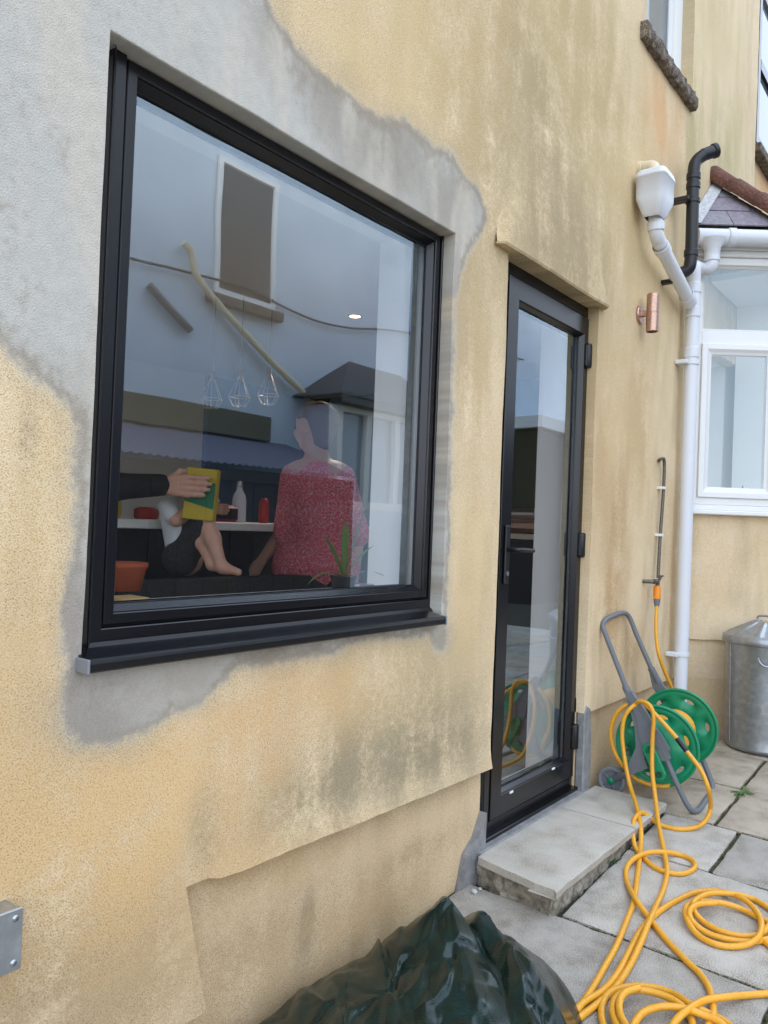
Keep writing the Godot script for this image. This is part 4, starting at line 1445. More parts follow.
# ---------------------------------------------------------------- what the glass mirrors: the far side of the yard
func build_neighbour() -> void:
	var nb := thing("neighbour_house", "pale painted house across the yard mirrored in the window glass", "house", Vector3(6.0, 0, -6.0))
	var X := 5.2
	var st := start()
	box(st, Vector3(X, -0.3, -24.0), Vector3(X + 4.0, 6.4, -3.7))
	put("wall", done(st), M.pale_blue, nb)
	st = start()
	flat(st)
	quad(st, Vector3(X - 0.25, 6.3, -3.6), Vector3(X - 0.25, 6.3, -24), Vector3(X + 2, 7.8, -24), Vector3(X + 2, 7.8, -3.6), Vector3(-1, 1, 0))
	quad(st, Vector3(X + 4.25, 6.3, -3.6), Vector3(X + 4.25, 6.3, -24), Vector3(X + 2, 7.8, -24), Vector3(X + 2, 7.8, -3.6), Vector3(1, 1, 0))
	quad(st, Vector3(X - 0.25, 6.3, -3.6), Vector3(X - 0.25, 6.3, -24), Vector3(X + 4.25, 6.3, -24), Vector3(X + 4.25, 6.3, -3.6), Vector3.DOWN)
	tri(st, Vector3(X - 0.25, 6.3, -3.6), Vector3(X + 2, 7.8, -3.6), Vector3(X + 4.25, 6.3, -3.6), Vector3.BACK)
	put("roof", done(st), M.slate, nb)
	# first floor window with stone sill
	var w0 := opposite(211, 292)
	var w1 := opposite(279, 150)
	var win := group_part("window", nb)
	var t := Transform3D(Basis(Vector3(0, 0, 1), Vector3.UP, Vector3.LEFT), Vector3(X - 0.01, w0.y, w1.z))
	var ww := absf(w0.z - w1.z)
	var hh := 1.5
	st = start()
	ring_frame(st, t, ww, hh, [[0, -0.0], [0, 0.04], [0.06, 0.04], [0.07, 0.015]])
	put("frame", done(st), M.upvc, win)
	st = start()
	flat(st)
	quad(st, t * Vector3(0.06, 0.06, 0.012), t * Vector3(ww - 0.06, 0.06, 0.012), t * Vector3(ww - 0.06, hh - 0.06, 0.012), t * Vector3(0.06, hh - 0.06, 0.012), Vector3.LEFT)
	put("pane", done(st), plain(c8(52, 50, 44), 0.25), win)
	bx("sill", Vector3(X - 0.1, w0.y - 0.12, w1.z - 0.1), Vector3(X, w0.y - 0.01, w0.z + 0.1), M.old_stone, win, 0.01)
	# waste pipe running down slantwise, cable
	st = start()
	var pp := [opposite(178, 245), opposite(185, 252), opposite(190, 276), opposite(200, 290), opposite(250, 345), opposite(308, 405)]
	var off: Array = []
	for p: Vector3 in pp:
		off.append(p + Vector3(-0.08, 0, 0))
	tube(st, resample(off, 0.2), 0.040, -1, 10)
	tag(put("waste_pipe", done(st), M.cream), "cream waste pipe slanting across the pale wall mirrored in the window", "pipe")
	st = start()
	tube(st, PackedVector3Array([opposite(146, 286) + Vector3(-0.06, 0, 0), opposite(186, 332) + Vector3(-0.06, 0, 0)]), 0.04, -1, 10)
	tag(put("drain_stub", done(st), M.grey_plastic), "short grey drain stub below the cable mirrored in the window", "pipe")
	st = start()
	var cb: Array = []
	for q: Array in [[60, 235], [128, 260], [180, 272], [240, 288], [290, 312], [340, 328], [415, 334], [520, 360]]:
		cb.append(opposite(q[0], q[1]) + Vector3(-0.05, 0, 0))
	tube(st, resample(cb, 0.3), 0.014, -1, 6)
	tag(put("cable", done(st), M.black), "black cable sagging across the pale wall mirrored in the window", "cable")
	# lean-to with purplish corrugated roof over a dark boarded front
	var lean := thing("lean_to", "low lean-to with purplish corrugated roof mirrored in the window", "lean-to", Vector3(4.7, 0, -4.8))
	st = start()
	round_group(st)
	var z := -3.1
	while z > -6.6:
		var y0 := 0.010 * sin(z * 70.0)
		var y1 := 0.010 * sin((z - 0.02) * 70.0)
		quad(st, Vector3(4.05, 1.74 + y0, z), Vector3(4.05, 1.74 + y1, z - 0.02), Vector3(5.18, 2.14 + y1, z - 0.02), Vector3(5.18, 2.14 + y0, z), Vector3(-0.3, 1, 0))
		z -= 0.02
	put("roof", done(st), M.purple_roof, lean)
	bx("parapet", Vector3(5.08, 2.14, -6.3), Vector3(5.19, 2.42, -3.7), M.olive, lean, 0.01)
	bx("rafter_plate", Vector3(4.06, 1.58, -6.6), Vector3(4.16, 1.70, -3.1), M.dark_wood, lean, 0.005)
	var bm := BoxMesh.new()
	bm.size = Vector3(0.025, 1.75, 0.142)
	for i in 24:
		put("board", bm, M.dark_wood, lean, Transform3D(Basis.IDENTITY, Vector3(4.10 + 0.006 * (i % 2), 0.72, -3.17 - i * 0.147)))
	# its twin bay with a slate roof and white window
	var tw := thing("far_bay", "slate roofed bay with white window mirrored in the window glass", "bay window", Vector3(4.9, 0, -8.4))
	var za := opposite(305, 410).z + 0.1
	var zb := opposite(371, 410).z - 0.9
	st = start()
	box(st, Vector3(4.55, -0.2, zb), Vector3(X + 0.01, 1.4, za))
	put("wall", done(st), M.pale_blue, tw)
	for r: Array in [[zb, za]]:
		var tt := Transform3D(Basis(Vector3(0, 0, 1), Vector3.UP, Vector3.LEFT), Vector3(4.6, 1.4, zb))
		st = start()
		ring_frame(st, tt, za - zb, 1.25, [[0, -0.1], [0, 0.05], [0.09, 0.05], [0.10, 0.0]])
		for k in 3:
			var zc: float = (za - zb) * (k + 1) / 4.0
			box(st, Vector3(zc - 0.05, 0.08, -0.02), Vector3(zc + 0.05, 1.17, 0.048), 0.004, tt)
		put("window_frame", done(st), M.upvc, tw)
		st = start()
		box(st, Vector3(4.62, 1.4, zb + 0.05), Vector3(X, 2.64, za - 0.05))
		put("pane", done(st), plain(c8(150, 164, 182), 0.2), tw)
	bx("gutter_board", Vector3(4.42, 2.62, zb - 0.1), Vector3(4.6, 2.76, za + 0.1), M.black, tw, 0.01)
	st = start()
	flat(st)
	var g0 := Vector3(4.4, 2.72, za + 0.15)
	var g1 := Vector3(4.4, 2.72, zb - 0.15)
	var gp := Vector3(X, 3.35, za - 0.9)
	var gq := Vector3(X, 3.35, zb + 0.3)
	tri(st, g0, Vector3(X, 2.72, za + 0.15), gp, Vector3(0, 1, 1))
	quad(st, g0, g1, gq, gp, Vector3(-1, 1, 0))
	tri(st, g1, Vector3(X, 2.72, zb - 0.15), gq, Vector3(0, 1, -1))
	quad(st, g0, g1, Vector3(X, 2.72, zb - 0.15), Vector3(X, 2.72, za + 0.15), Vector3.DOWN)
	put("roof", done(st), plain(c8(44, 46, 54), 0.7), tw)
	# a flat roofed outhouse further down the yard, seen in the door
	var oh := thing("outhouse", "flat roofed outhouse down the yard mirrored in the door glass", "shed", Vector3(4.6, 0, -13.0))
	bx("wall", Vector3(3.9, -0.2, -19.0), Vector3(5.19, 2.75, -10.6), M.dark_wood, oh, 0.02)
	bx("fascia", Vector3(3.8, 2.76, -19.1), Vector3(5.19, 2.95, -10.5), M.upvc, oh, 0.01)
	bx("end_wall", Vector3(-3.0, -0.2, -24.3), Vector3(5.19, 5.0, -24.05), M.pale_blue, oh, 0.02)

# ---------------------------------------------------------------- the kitchen behind the glass
func build_room() -> void:
	var parts := [
		["floor", Vector3(-4.05, -0.05, -5.78), Vector3(-0.24, 0.14, 1.45), M.floor],
		["ceiling", Vector3(-4.05, 2.45, -5.78), Vector3(-0.241, 2.519, 1.45), M.plaster],
		["wall_back", Vector3(-4.05, 0.14, -4.33), Vector3(-3.95, 2.45, 1.45), M.plaster],
		["wall_blue", Vector3(-4.05, 0.14, -5.78), Vector3(-3.90, 2.45, -4.33), M.blue_paint],
		["wall_far", Vector3(-3.90, 0.14, -5.78), Vector3(-0.241, 2.45, -5.68), M.green_paint],
	]
	for p: Array in parts:
		var st := start()
		box(st, p[1], p[2])
		structure(put(p[0], done(st), p[3]))
	# a deep white window board and reveal linings
	var st := start()
	box(st, Vector3(-0.30, 0.986, FRAME_Z1 + 0.052), Vector3(-0.092, 1.012, FRAME_Z0 - 0.032), 0.004)
	tag(put("window_board", done(st), M.plaster), "white inner board along the bottom of the large window", "window board")

# ---------------------------------------------------------------- step, pipes, fittings
func build_step() -> void:
	var step := thing("door_step", "low stone doorstep of two flags on a crumbling mortar base", "step", Vector3(0.21, 0.03, -2.9))
	var rng := RandomNumberGenerator.new()
	rng.seed = 17
	var joint := -3.02
	for r: Array in [[-2.318, joint + 0.003], [joint - 0.003, -3.39]]:
		var st := start()
		var z0: float = r[0]
		var z1: float = r[1]
		var n := 16
		var m := 8
		var grid: Array = []
		var nz := FastNoiseLite.new()
		nz.seed = 77
		nz.frequency = 6.0
		for i in n + 1:
			var line := PackedVector3Array()
			for j in m + 1:
				var z := lerpf(z0 - (0.054 * (1.0 - float(j) / m) if z0 > joint else 0.0), z1, float(i) / n)
				var x := lerpf(0.062, 0.380, float(j) / m)
				var y := 0.096 + nz.get_noise_2d(x, z) * 0.002
				if j == m:
					x += nz.get_noise_2d(z * 2.0, 5.0) * 0.006
					y -= 0.003
				elif j == m - 1:
					x = 0.370
				if z0 > joint and i == 0:
					z += nz.get_noise_2d(x * 2.0, 9.0) * 0.006
					y -= 0.003
				elif z0 > joint and i == 1:
					z -= 0.0
				line.append(Vector3(x, y, z))
			grid.append(line)
		round_group(st)
		for i in n:
			for j in m:
				quad(st, grid[i][j], grid[i + 1][j], grid[i + 1][j + 1], grid[i][j + 1], Vector3.UP)
		flat(st)
		for i in n:
			var a: Vector3 = grid[i][m]
			var b: Vector3 = grid[i + 1][m]
			var d1 := Vector3(-0.003 + rng.randf_range(-0.003, 0.003), -0.034, 0)
			quad(st, a, b, b + Vector3(-0.003, -0.024, 0), a + Vector3(-0.003, -0.024, 0), Vector3.RIGHT)
			quad(st, a + Vector3(-0.003, -0.024, 0), b + Vector3(-0.003, -0.024, 0), b + Vector3(-0.1, -0.024, 0), a + Vector3(-0.1, -0.024, 0), Vector3.DOWN)
		for j in m:
			for e: Array in [[0, Vector3.BACK], [n, Vector3.FORWARD]]:
				var a: Vector3 = grid[e[0]][j]
				var b: Vector3 = grid[e[0]][j + 1]
				quad(st, a, b, b + Vector3(0, -0.026, 0), a + Vector3(0, -0.026, 0), e[1])
		put("flag", done(st), M.step, step)
	# rough riser set back under the nosing
	var st := start()
	flat(st)
	var nn := FastNoiseLite.new()
	nn.seed = 5
	nn.frequency = 14.0
	nn.fractal_octaves = 3
	var path := [Vector3(0.05, 0, -2.388), Vector3(0.362, 0, -2.336), Vector3(0.362, 0, -3.38), Vector3(0.05, 0, -3.38)]
	for s in 3:
		var a: Vector3 = path[s]
		var b: Vector3 = path[s + 1]
		var out: Vector3 = [Vector3.BACK, Vector3.RIGHT, Vector3.FORWARD][s]
		var k := maxi(4, int(a.distance_to(b) / 0.02))
		for i in k:
			var row: Array = []
			for v in 6:
				for e in 2:
					var p := a.lerp(b, float(i + e) / k)
					p.y = lerpf(-0.04, 0.073, v / 5.0)
					row.append(p + out * (nn.get_noise_3d(p.x * 1.5, p.y * 2.5, p.z * 1.5) * 0.016 - 0.004))
			for v in 5:
				quad(st, row[v * 2], row[v * 2 + 1], row[v * 2 + 3], row[v * 2 + 2], out)
	put("riser", done(st), M.rubble, step)
	bx("threshold_bed", Vector3(-0.02, 0.02, -3.34), Vector3(0.061, 0.099, -2.40), M.cement, step, 0.006)
	# cement made good beside the door foot
	st = start()
	prism(st, PackedVector2Array([Vector2(-3.355, 0.05), Vector2(-3.27, 0.05), Vector2(-3.268, 0.44), Vector2(-3.285, 0.47), Vector2(-3.33, 0.45), Vector2(-3.35, 0.3)]), Transform3D(Basis(Vector3(0, 0, 1), Vector3.UP, Vector3.RIGHT), Vector3(0.018, 0, 0)), 0.035, 0.006)
	put("cement_fillet", done(st), M.cement, step)
	st = start()
	prism(st, PackedVector2Array([Vector2(-2.45, -0.02), Vector2(-2.30, -0.02), Vector2(-2.34, 0.10), Vector2(-2.40, 0.14), Vector2(-2.452, 0.22)]), Transform3D(Basis(Vector3(0, 0, 1), Vector3.UP, Vector3.RIGHT), Vector3(0.015, 0, 0)), 0.030, 0.008)
	put("cement_fillet", done(st), M.cement, step)

func collar(st: SurfaceTool, a: Vector3, b: Vector3, r: float) -> void:
	var d := b - a
	lathe(st, a, d, [[r * 0.92, 0.0], [r, d.length() * 0.1], [r, d.length() * 0.9], [r * 0.92, d.length()]], 20, true)

func build_pipes() -> void:
	# white downpipe in the corner
	var zc := (wl(692.6, 290, 0.115).z + wl(683, 640, 0.115).z) * 0.5
	var base := Vector3(0.115, 0.13, zc)
	var dp := thing("downpipe", "white plastic downpipe in the corner between render wall and bay", "pipe", base)
	var top_y := wl(692.6, 268, 0.115).y
	var st := start()
	rod(st, base, Vector3(0.115, top_y, zc), 0.036, -1, 24)
	put("pipe", done(st), M.pipe_white, dp)
	for y: float in [wl(692, 312, 0.115).y, wl(692, 287, 0.115).y, wl(690, 352, 0.115).y]:
		st = start()
		collar(st, Vector3(0.115, y - 0.03, zc), Vector3(0.115, y + 0.03, zc), 0.0405)
		put("socket", done(st), M.pipe_white, dp)
	for p: Array in [[686, 360], [681, 654]]:
		var y := wl(p[0], p[1], 0.115).y
		st = start()
		collar(st, Vector3(0.115, y - 0.012, zc), Vector3(0.115, y + 0.012, zc), 0.0415)
		box(st, Vector3(0.05, y - 0.011, zc + 0.02), Vector3(0.115, y + 0.011, zc + 0.075), 0.003)
		put("bracket", done(st), M.pipe_white, dp)
	# gutter along the bay eaves with its outlet and swan neck
	var gut := thing("gutter", "white gutter along the bay eaves with outlet and swan neck", "gutter", bay_point(0.2, 2.9, 0.12))
	st = start()
	var gy := bay_at(735, 238, 0.12).y
	var ga := bay_at(697, 236, 0.125)
	var gb := bay_point(0.66, gy, 0.125)
	ga.y = gy
	rod(st, ga, gb, 0.046, -1, 20)
	put("trough", done(st), M.pipe_white, gut)
	var gj := bay_at(731, 238, 0.125)
	gj.y = gy
	st = start()
	collar(st, gj - BAY_ALONG * 0.022, gj + BAY_ALONG * 0.022, 0.052)
	put("joint", done(st), M.pipe_white, gut)
	var o0 := bay_at(712.5, 240, 0.125)
	var o1 := bay_at(712.0, 258, 0.125)
	st = start()
	lathe(st, o0, o1 - o0, [[0.075, 0.0], [0.066, 0.02], [0.044, 0.05], [0.040, o0.distance_to(o1) + 0.02]], 24)
	put("outlet", done(st), M.pipe_white, gut)
	st = start()
	tube(st, resample([o1 + Vector3(0, 0.03, 0), o1 - Vector3(0, 0.03, 0), bay_at(709, 268, 0.12), bay_at(700, 269, 0.10), Vector3(0.115, top_y + 0.01, zc), Vector3(0.115, top_y - 0.06, zc)], 0.015), 0.037, -1, 20)
	put("swan_neck", done(st), M.pipe_white, gut)
	for p: Array in [[o1 + Vector3(0, 0.012, 0), o1 - Vector3(0, 0.022, 0)]]:
		st = start()
		collar(st, p[1], p[0], 0.043)
		put("socket", done(st), M.pipe_white, gut)
	# hopper with cream inlet and slanting waste pipe
	var X := 0.135
	var hc := wl(655, 196, X)
	var hop := thing("hopper", "white faceted rainwater hopper fed by a cream elbow", "hopper", hc)
	st = start()
	round_group(st)
	var prof := [[0.072, 0.106], [0.080, 0.104], [0.085, 0.096], [0.086, 0.084], [0.0895, 0.083], [0.0895, 0.070], [0.087, 0.069], [0.086, -0.028], [0.056, -0.098], [0.044, -0.110]]
	for i in prof.size() - 1:
		var a: Array = prof[i]
		var b: Array = prof[i + 1]
		for k in 32:
			var k2 := (k + 1) % 32
			var c := {}
			var d := {}
			for q in [k, k2]:
				var ca := cos(TAU * q / 32.0)
				var sa := sin(TAU * q / 32.0)
				var norm := pow(pow(absf(ca), 7.0) + pow(absf(sa), 7.0), -0.142857)
				c[q] = sa * norm
				d[q] = ca * norm
			var pa := hc + Vector3(d[k] * a[0] * 0.82, a[1], c[k] * a[0])
			var pb := hc + Vector3(d[k2] * a[0] * 0.82, a[1], c[k2] * a[0])
			var pc := hc + Vector3(d[k2] * b[0] * 0.82, b[1], c[k2] * b[0])
			var pd := hc + Vector3(d[k] * b[0] * 0.82, b[1], c[k] * b[0])
			quad(st, pa, pb, pc, pd, Vector3(d[k] + d[k2], 0, c[k] + c[k2]))
			if i == 0:
				tri(st, hc + Vector3(0, 0.112, 0), pa, pb, Vector3.UP)
	put("box", done(st), M.pipe_white, hop)
	st = start()
	var ey := hc.y + 0.158
	tube(st, resample([Vector3(0.0, ey, hc.z - 0.02), Vector3(0.085, ey, hc.z - 0.015), Vector3(0.118, ey - 0.012, hc.z - 0.01), Vector3(0.130, ey - 0.05, hc.z), Vector3(0.130, hc.y + 0.06, hc.z)], 0.012), 0.029, -1, 18)
	put("inlet_elbow", done(st), M.cream, hop)
	st = start()
	collar(st, Vector3(0.045, ey, hc.z - 0.018), Vector3(0.070, ey, hc.z - 0.016), 0.034)
	put("inlet_collar", done(st), M.cream, hop)
	var wp := thing("waste_pipe", "white waste pipe slanting from the hopper into the downpipe", "pipe", wl(675, 275, X))
	st = start()
	var n0 := wl(655.5, 209, X)
	var n1 := wl(656, 232, X)
	var n2 := wl(662, 248, X)
	var n3 := wl(690, 303, 0.12)
	tube(st, resample([n0, n1, n1.lerp(n2, 0.5) + Vector3(0, -0.006, 0), n2, n2.lerp(n3, 0.5), n3], 0.015), 0.034, -1, 20)
	put("pipe", done(st), M.pipe_white, wp)
	for e: Array in [[wl(655.7, 222, X), wl(655.9, 231, X)], [wl(660, 245, X), wl(664, 252, X)], [wl(686, 295, 0.122), wl(690, 303, 0.12)]]:
		st = start()
		collar(st, e[0], e[1], 0.040)
		put("socket", done(st), M.pipe_white, wp)
	st = start()
	var cl := wl(672, 280, 0.10)
	box(st, Vector3(0.05, cl.y - 0.02, cl.z - 0.01), Vector3(0.12, cl.y + 0.0, cl.z + 0.03), 0.004)
	put("clip", done(st), M.black, wp)
	# black vent pipe
	var vz := wl(692.5, 210, 0.15)
	var vp := thing("vent_pipe", "black plastic vent pipe with bent open top", "pipe", Vector3(0.15, wl(692, 262, 0.15).y, vz.z))
	var top := wl(694.5, 170, 0.15)
	st = start()
	var z2 := vz.z
	var low := Vector3(0.15, wl(690, 262, 0.15).y, z2)
	tube(st, resample([Vector3(0.0, low.y - 0.045, z2 + 0.02), Vector3(0.08, low.y - 0.05, z2 + 0.01), Vector3(0.135, low.y - 0.035, z2), Vector3(0.15, low.y + 0.03, z2), Vector3(0.15, lerpf(low.y, top.y, 0.5), z2), Vector3(0.15, top.y - 0.02, z2), Vector3(0.158, top.y + 0.045, z2 - 0.012), Vector3(0.19, top.y + 0.085, z2 - 0.04)], 0.015), 0.032, -1, 22)
	put("pipe", done(st), M.black_pipe, vp)
	st = start()
	var b0 := Vector3(0.185, top.y + 0.081, z2 - 0.036)
	var b1 := b0 + Vector3(0.085, 0.05, -0.075)
	lathe(st, b0, b1 - b0, [[0.033, 0.0], [0.0335, 0.055], [0.039, 0.060], [0.039, 0.078], [0.032, 0.078], [0.030, 0.02], [0.0, 0.02]], 22, true)
	put("open_end", done(st), M.black_pipe, vp)
	for y: float in [top.y - 0.04, top.y - 0.09, low.y + 0.05]:
		st = start()
		collar(st, Vector3(0.15, y - 0.018, z2), Vector3(0.15, y + 0.018, z2), 0.0365)
		put("socket", done(st), M.black_pipe, vp)
	st = start()
	var by := wl(690, 198, 0.15).y
	collar(st, Vector3(0.15, by - 0.013, z2), Vector3(0.15, by + 0.013, z2), 0.0375)
	box(st, Vector3(0.05, by - 0.012, z2 + 0.02), Vector3(0.15, by + 0.012, z2 + 0.07), 0.003)
	put("bracket", done(st), M.black_pipe, vp)

func build_fittings() -> void:
	# copper up and down wall light
	var c := wl(652.7, 313, 0.115)
	var lamp := thing("wall_lamp", "copper cylinder up-and-down wall lamp on the render beside the pipe", "wall lamp", Vector3(0.05, c.y, c.z))
	var st := start()
	lathe(st, c + Vector3(0, -0.092, 0), Vector3.UP, [[0.024, 0.012], [0.024, 0.0], [0.0285, 0.0], [0.030, 0.002], [0.030, 0.090], [0.0292, 0.0915], [0.030, 0.093], [0.030, 0.182], [0.0285, 0.184], [0.024, 0.184], [0.024, 0.172]], 28, true)
	put("cylinder", done(st), M.copper, lamp)
	st = start()
	for ly: float in [-0.078, 0.078]:
		st = start()
		lathe(st, c + Vector3(0, ly, 0), Vector3.UP, [[0.0, 0.0], [0.0245, 0.0]], 20)
		put("lens", done(st), M.steel, lamp)
	st = start()
	lathe(st, Vector3(0.048, c.y - 0.004, c.z + 0.012), Vector3.RIGHT, [[0.044, 0.0], [0.044, 0.012], [0.040, 0.017], [0.0, 0.018]], 28, true)
	put("back_plate", done(st), M.copper, lamp)
	bx("arm", Vector3(0.06, c.y - 0.014, c.z - 0.006), Vector3(0.092, c.y + 0.014, c.z + 0.018), M.copper, lamp, 0.003)
	# outside tap on a thin bare pipe
	var px0 := wl(657.5, 583, 0.10)
	var tap := thing("outdoor_tap", "old brass outdoor tap on a thin dark wall pipe", "tap", Vector3(0.05, px0.y, px0.z))
	st = start()
	var pt := wl(664.3, 462, 0.075)
	tube(st, resample([wl(658.5, 462, 0.03), wl(659.5, 460, 0.065), wl(662.5, 458.5, 0.075), pt, wl(663.5, 490, 0.075), wl(660, 540, 0.075), wl(658, 578, 0.08)], 0.02), 0.0085, -1, 10)
	put("supply_pipe", done(st), M.bare, tap)
	for p: Array in [[662.6, 488], [660.5, 535]]:
		var q := wl(p[0], p[1], 0.075)
		bx("pipe_clip", Vector3(0.05, q.y - 0.007, q.z - 0.014), Vector3(0.087, q.y + 0.007, q.z + 0.02), M.upvc, tap, 0.002)
	st = start()
	rod(st, Vector3(0.05, px0.y + 0.008, px0.z + 0.075), Vector3(0.10, px0.y + 0.008, px0.z + 0.055), 0.010)
	tube(st, resample([Vector3(0.10, px0.y + 0.008, px0.z + 0.058), Vector3(0.104, px0.y + 0.01, px0.z + 0.03), Vector3(0.10, px0.y + 0.005, px0.z), Vector3(0.10, px0.y - 0.02, px0.z)], 0.01), 0.013, 0.011, 12)
	rod(st, Vector3(0.10, px0.y, px0.z), Vector3(0.112, px0.y + 0.035, px0.z - 0.012), 0.008)
	put("body", done(st), M.bare, tap)
	st = start()
	rod(st, Vector3(0.112, px0.y + 0.035, px0.z - 0.04), Vector3(0.112, px0.y + 0.036, px0.z + 0.016), 0.0055)
	put("handle", done(st), M.bare, tap)
	# galvanised box on the wall
	var b0 := wl(22, 908, 0.10)
	var b1 := wl(22, 966, 0.10)
	var jb := thing("junction_box", "small galvanised metal box screwed low on the render", "electrical box", Vector3(0.05, b1.y, b0.z + 0.1))
	bx("case", Vector3(0.045, b1.y, b0.z), Vector3(0.098, b0.y, b0.z + 0.20), M.zinc, jb, 0.004)
	bx("cover", Vector3(0.0985, b1.y - 0.002, b0.z - 0.002), Vector3(0.102, b0.y + 0.002, b0.z + 0.2), M.zinc, jb, 0.001)
	for y: float in [b1.y + 0.013, b0.y - 0.013]:
		st = start()
		lathe(st, Vector3(0.1015, y, b0.z + 0.012), Vector3.RIGHT, [[0.006, 0.0], [0.0055, 0.002], [0.0, 0.003]], 14)
		put("screw", done(st), M.steel, jb)

func build_dustbin() -> void:
	var c := Vector3(0.50, yard(-4.61) + 0.002, -4.61)
	var bin := thing("dustbin", "galvanised steel dustbin with ribbed conical lid", "dustbin", c)
	var st := start()
	lathe(st, c, Vector3.UP, [[0.0, 0.012], [0.186, 0.012], [0.190, 0.0], [0.194, 0.004], [0.196, 0.018], [0.194, 0.024], [0.200, 0.10], [0.203, 0.34], [0.208, 0.56], [0.212, 0.575], [0.214, 0.585], [0.208, 0.59]], 64)
	var body := put("body", done(st), M.zinc, bin)
	for a in 4:
		var an := 0.75 + TAU * a / 4.0
		var d := Vector3(sin(an), 0, cos(an))
		st = start()
		tube(st, PackedVector3Array([c + d * 0.1945 + Vector3(0, 0.03, 0), c + d * 0.2005 + Vector3(0, 0.12, 0), c + d * 0.2035 + Vector3(0, 0.34, 0), c + d * 0.2085 + Vector3(0, 0.56, 0)]), 0.004, -1, 8)
		put("seam", done(st), M.zinc, body)
	for s: float in [0.35, 0.35 + PI]:
		var d := Vector3(sin(s), 0, cos(s))
		var e := Vector3(cos(s), 0, -sin(s))
		st = start()
		tube(st, resample([c + d * 0.205 - e * 0.07 + Vector3(0, 0.50, 0), c + d * 0.215 - e * 0.07 + Vector3(0, 0.49, 0), c + d * 0.235 - e * 0.045 + Vector3(0, 0.465, 0), c + d * 0.235 + e * 0.045 + Vector3(0, 0.465, 0), c + d * 0.215 + e * 0.07 + Vector3(0, 0.49, 0), c + d * 0.205 + e * 0.07 + Vector3(0, 0.50, 0)], 0.01), 0.0055, -1, 8)
		put("handle", done(st), M.zinc, bin)
	var lid_y := 0.588
	st = start()
	# lid: skirt, shallow cone with pressed radial ribs
	lathe(st, c + Vector3(0, lid_y, 0), Vector3.UP, [[0.216, -0.030], [0.222, -0.032], [0.226, -0.026], [0.224, 0.0], [0.218, 0.008]], 64)
	round_group(st)
	var sides := 120
	var rr := [0.218, 0.205, 0.19, 0.12, 0.075, 0.06, 0.0]
	var hh := [0.008, 0.014, 0.020, 0.056, 0.078, 0.082, 0.084]
	for i in rr.size() - 1:
		for k in sides:
			var p: Array[Vector3] = []
			for q: Array in [[0, 0], [0, 1], [1, 1], [1, 0]]:
				var an: float = TAU * (k + q[1]) / sides
				var r: float = rr[i + q[0]]
				var rib := 0.0
				if r > 0.07 and r < 0.2:
					rib = 0.008 * smoothstep(0.45, 0.75, cos(an * 10.0))
				p.append(c + Vector3(sin(an) * r, lid_y + hh[i + q[0]] + rib, cos(an) * r))
			quad(st, p[0], p[1], p[2], p[3], Vector3.UP)
	var lid := put("lid", done(st), M.zinc, bin)
	st = start()
	tube(st, resample([c + Vector3(-0.05, lid_y + 0.078, 0), c + Vector3(-0.045, lid_y + 0.11, 0), c + Vector3(0.045, lid_y + 0.11, 0), c + Vector3(0.05, lid_y + 0.078, 0)], 0.012), 0.006, -1, 8)
	put("lid_handle", done(st), M.zinc, lid)

# ---------------------------------------------------------------- hose reel
const REEL_AXIS := Vector3(-0.1, 0, -0.99499)

func on_reel(zx: float, zy: float, off: float) -> Vector3:   # a traced point of the reel on the plane off metres behind its near side frame
	return at_plane(580.0 + zx * 0.2448, 580.0 + zy * 0.2448, Vector3(0.25, 0, -3.41) + REEL_AXIS * off, REEL_AXIS)

func disc(center: Vector3, dish: float, mat: Material, parent: Node, R: float, turn: float) -> void:
	var w := -REEL_AXIS
	var u := Vector3.UP.cross(w).normalized()
	var v := Vector3.UP
	var pt := func(r: float, th: float, h: float) -> Vector3: return center + u * (cos(th) * r) + v * (sin(th) * r) + w * h
	var st := start()
	var hw := func(r: float) -> float: return dish * (1.0 - smoothstep(R * 0.3, R * 0.62, r))
	var half := 0.004
	for s: float in [1.0, -1.0]:
		round_group(st)
		for k in 6:
			var tc := turn + TAU * k / 6.0
			for i in 32:
				var p: Array[Vector3] = []
				for q: Array in [[0, 0], [0, 1], [1, 1], [1, 0]]:
					var ph: float = TAU * (i + q[1]) / 32.0
					var c := cos(ph)
					var sn := sin(ph)
					var m := maxf(absf(c), absf(sn))
					var a_in := Vector2(tc + 0.17 * c, R * (0.74 + 0.052 * sn))
					var a_out := Vector2(tc + PI / 6.0 * c / m, R * (0.615 + 0.285 * sn / m))
					var a: Vector2 = a_in.lerp(a_out, q[0])
					var raise: float = 0.004 * (1.0 - q[0])
					p.append(pt.call(a.y, a.x, hw.call(a.y) + s * half + raise))
				quad(st, p[0], p[1], p[2], p[3], w * s)
				if s > 0:
					var e := [p[0], p[1], p[1] - w * half * 2.0, p[0] - w * half * 2.0]
					quad(st, e[0], e[1], e[2], e[3], (pt.call(R * 0.74, tc, 0.0) as Vector3) - p[0])
	# hub and rolled rim
	lathe(st, center, w, [[0.0, dish + 0.012], [R * 0.14, dish + 0.012], [R * 0.17, dish + half], [R * 0.30, dish + half], [R * 0.335, dish * 0.98 + half]], 48)
	lathe(st, center, w, [[R * 0.335, dish - half], [0.0, dish - half]], 48)
	lathe(st, center, w, [[R * 0.895, -half], [R * 0.93, -half], [R * 0.95, -0.008], [R * 0.985, -0.010], [R, -0.004], [R, 0.006], [R * 0.985, 0.012], [R * 0.95, 0.010], [R * 0.93, half], [R * 0.895, half]], 72)
	put("disc", done(st), mat, parent)

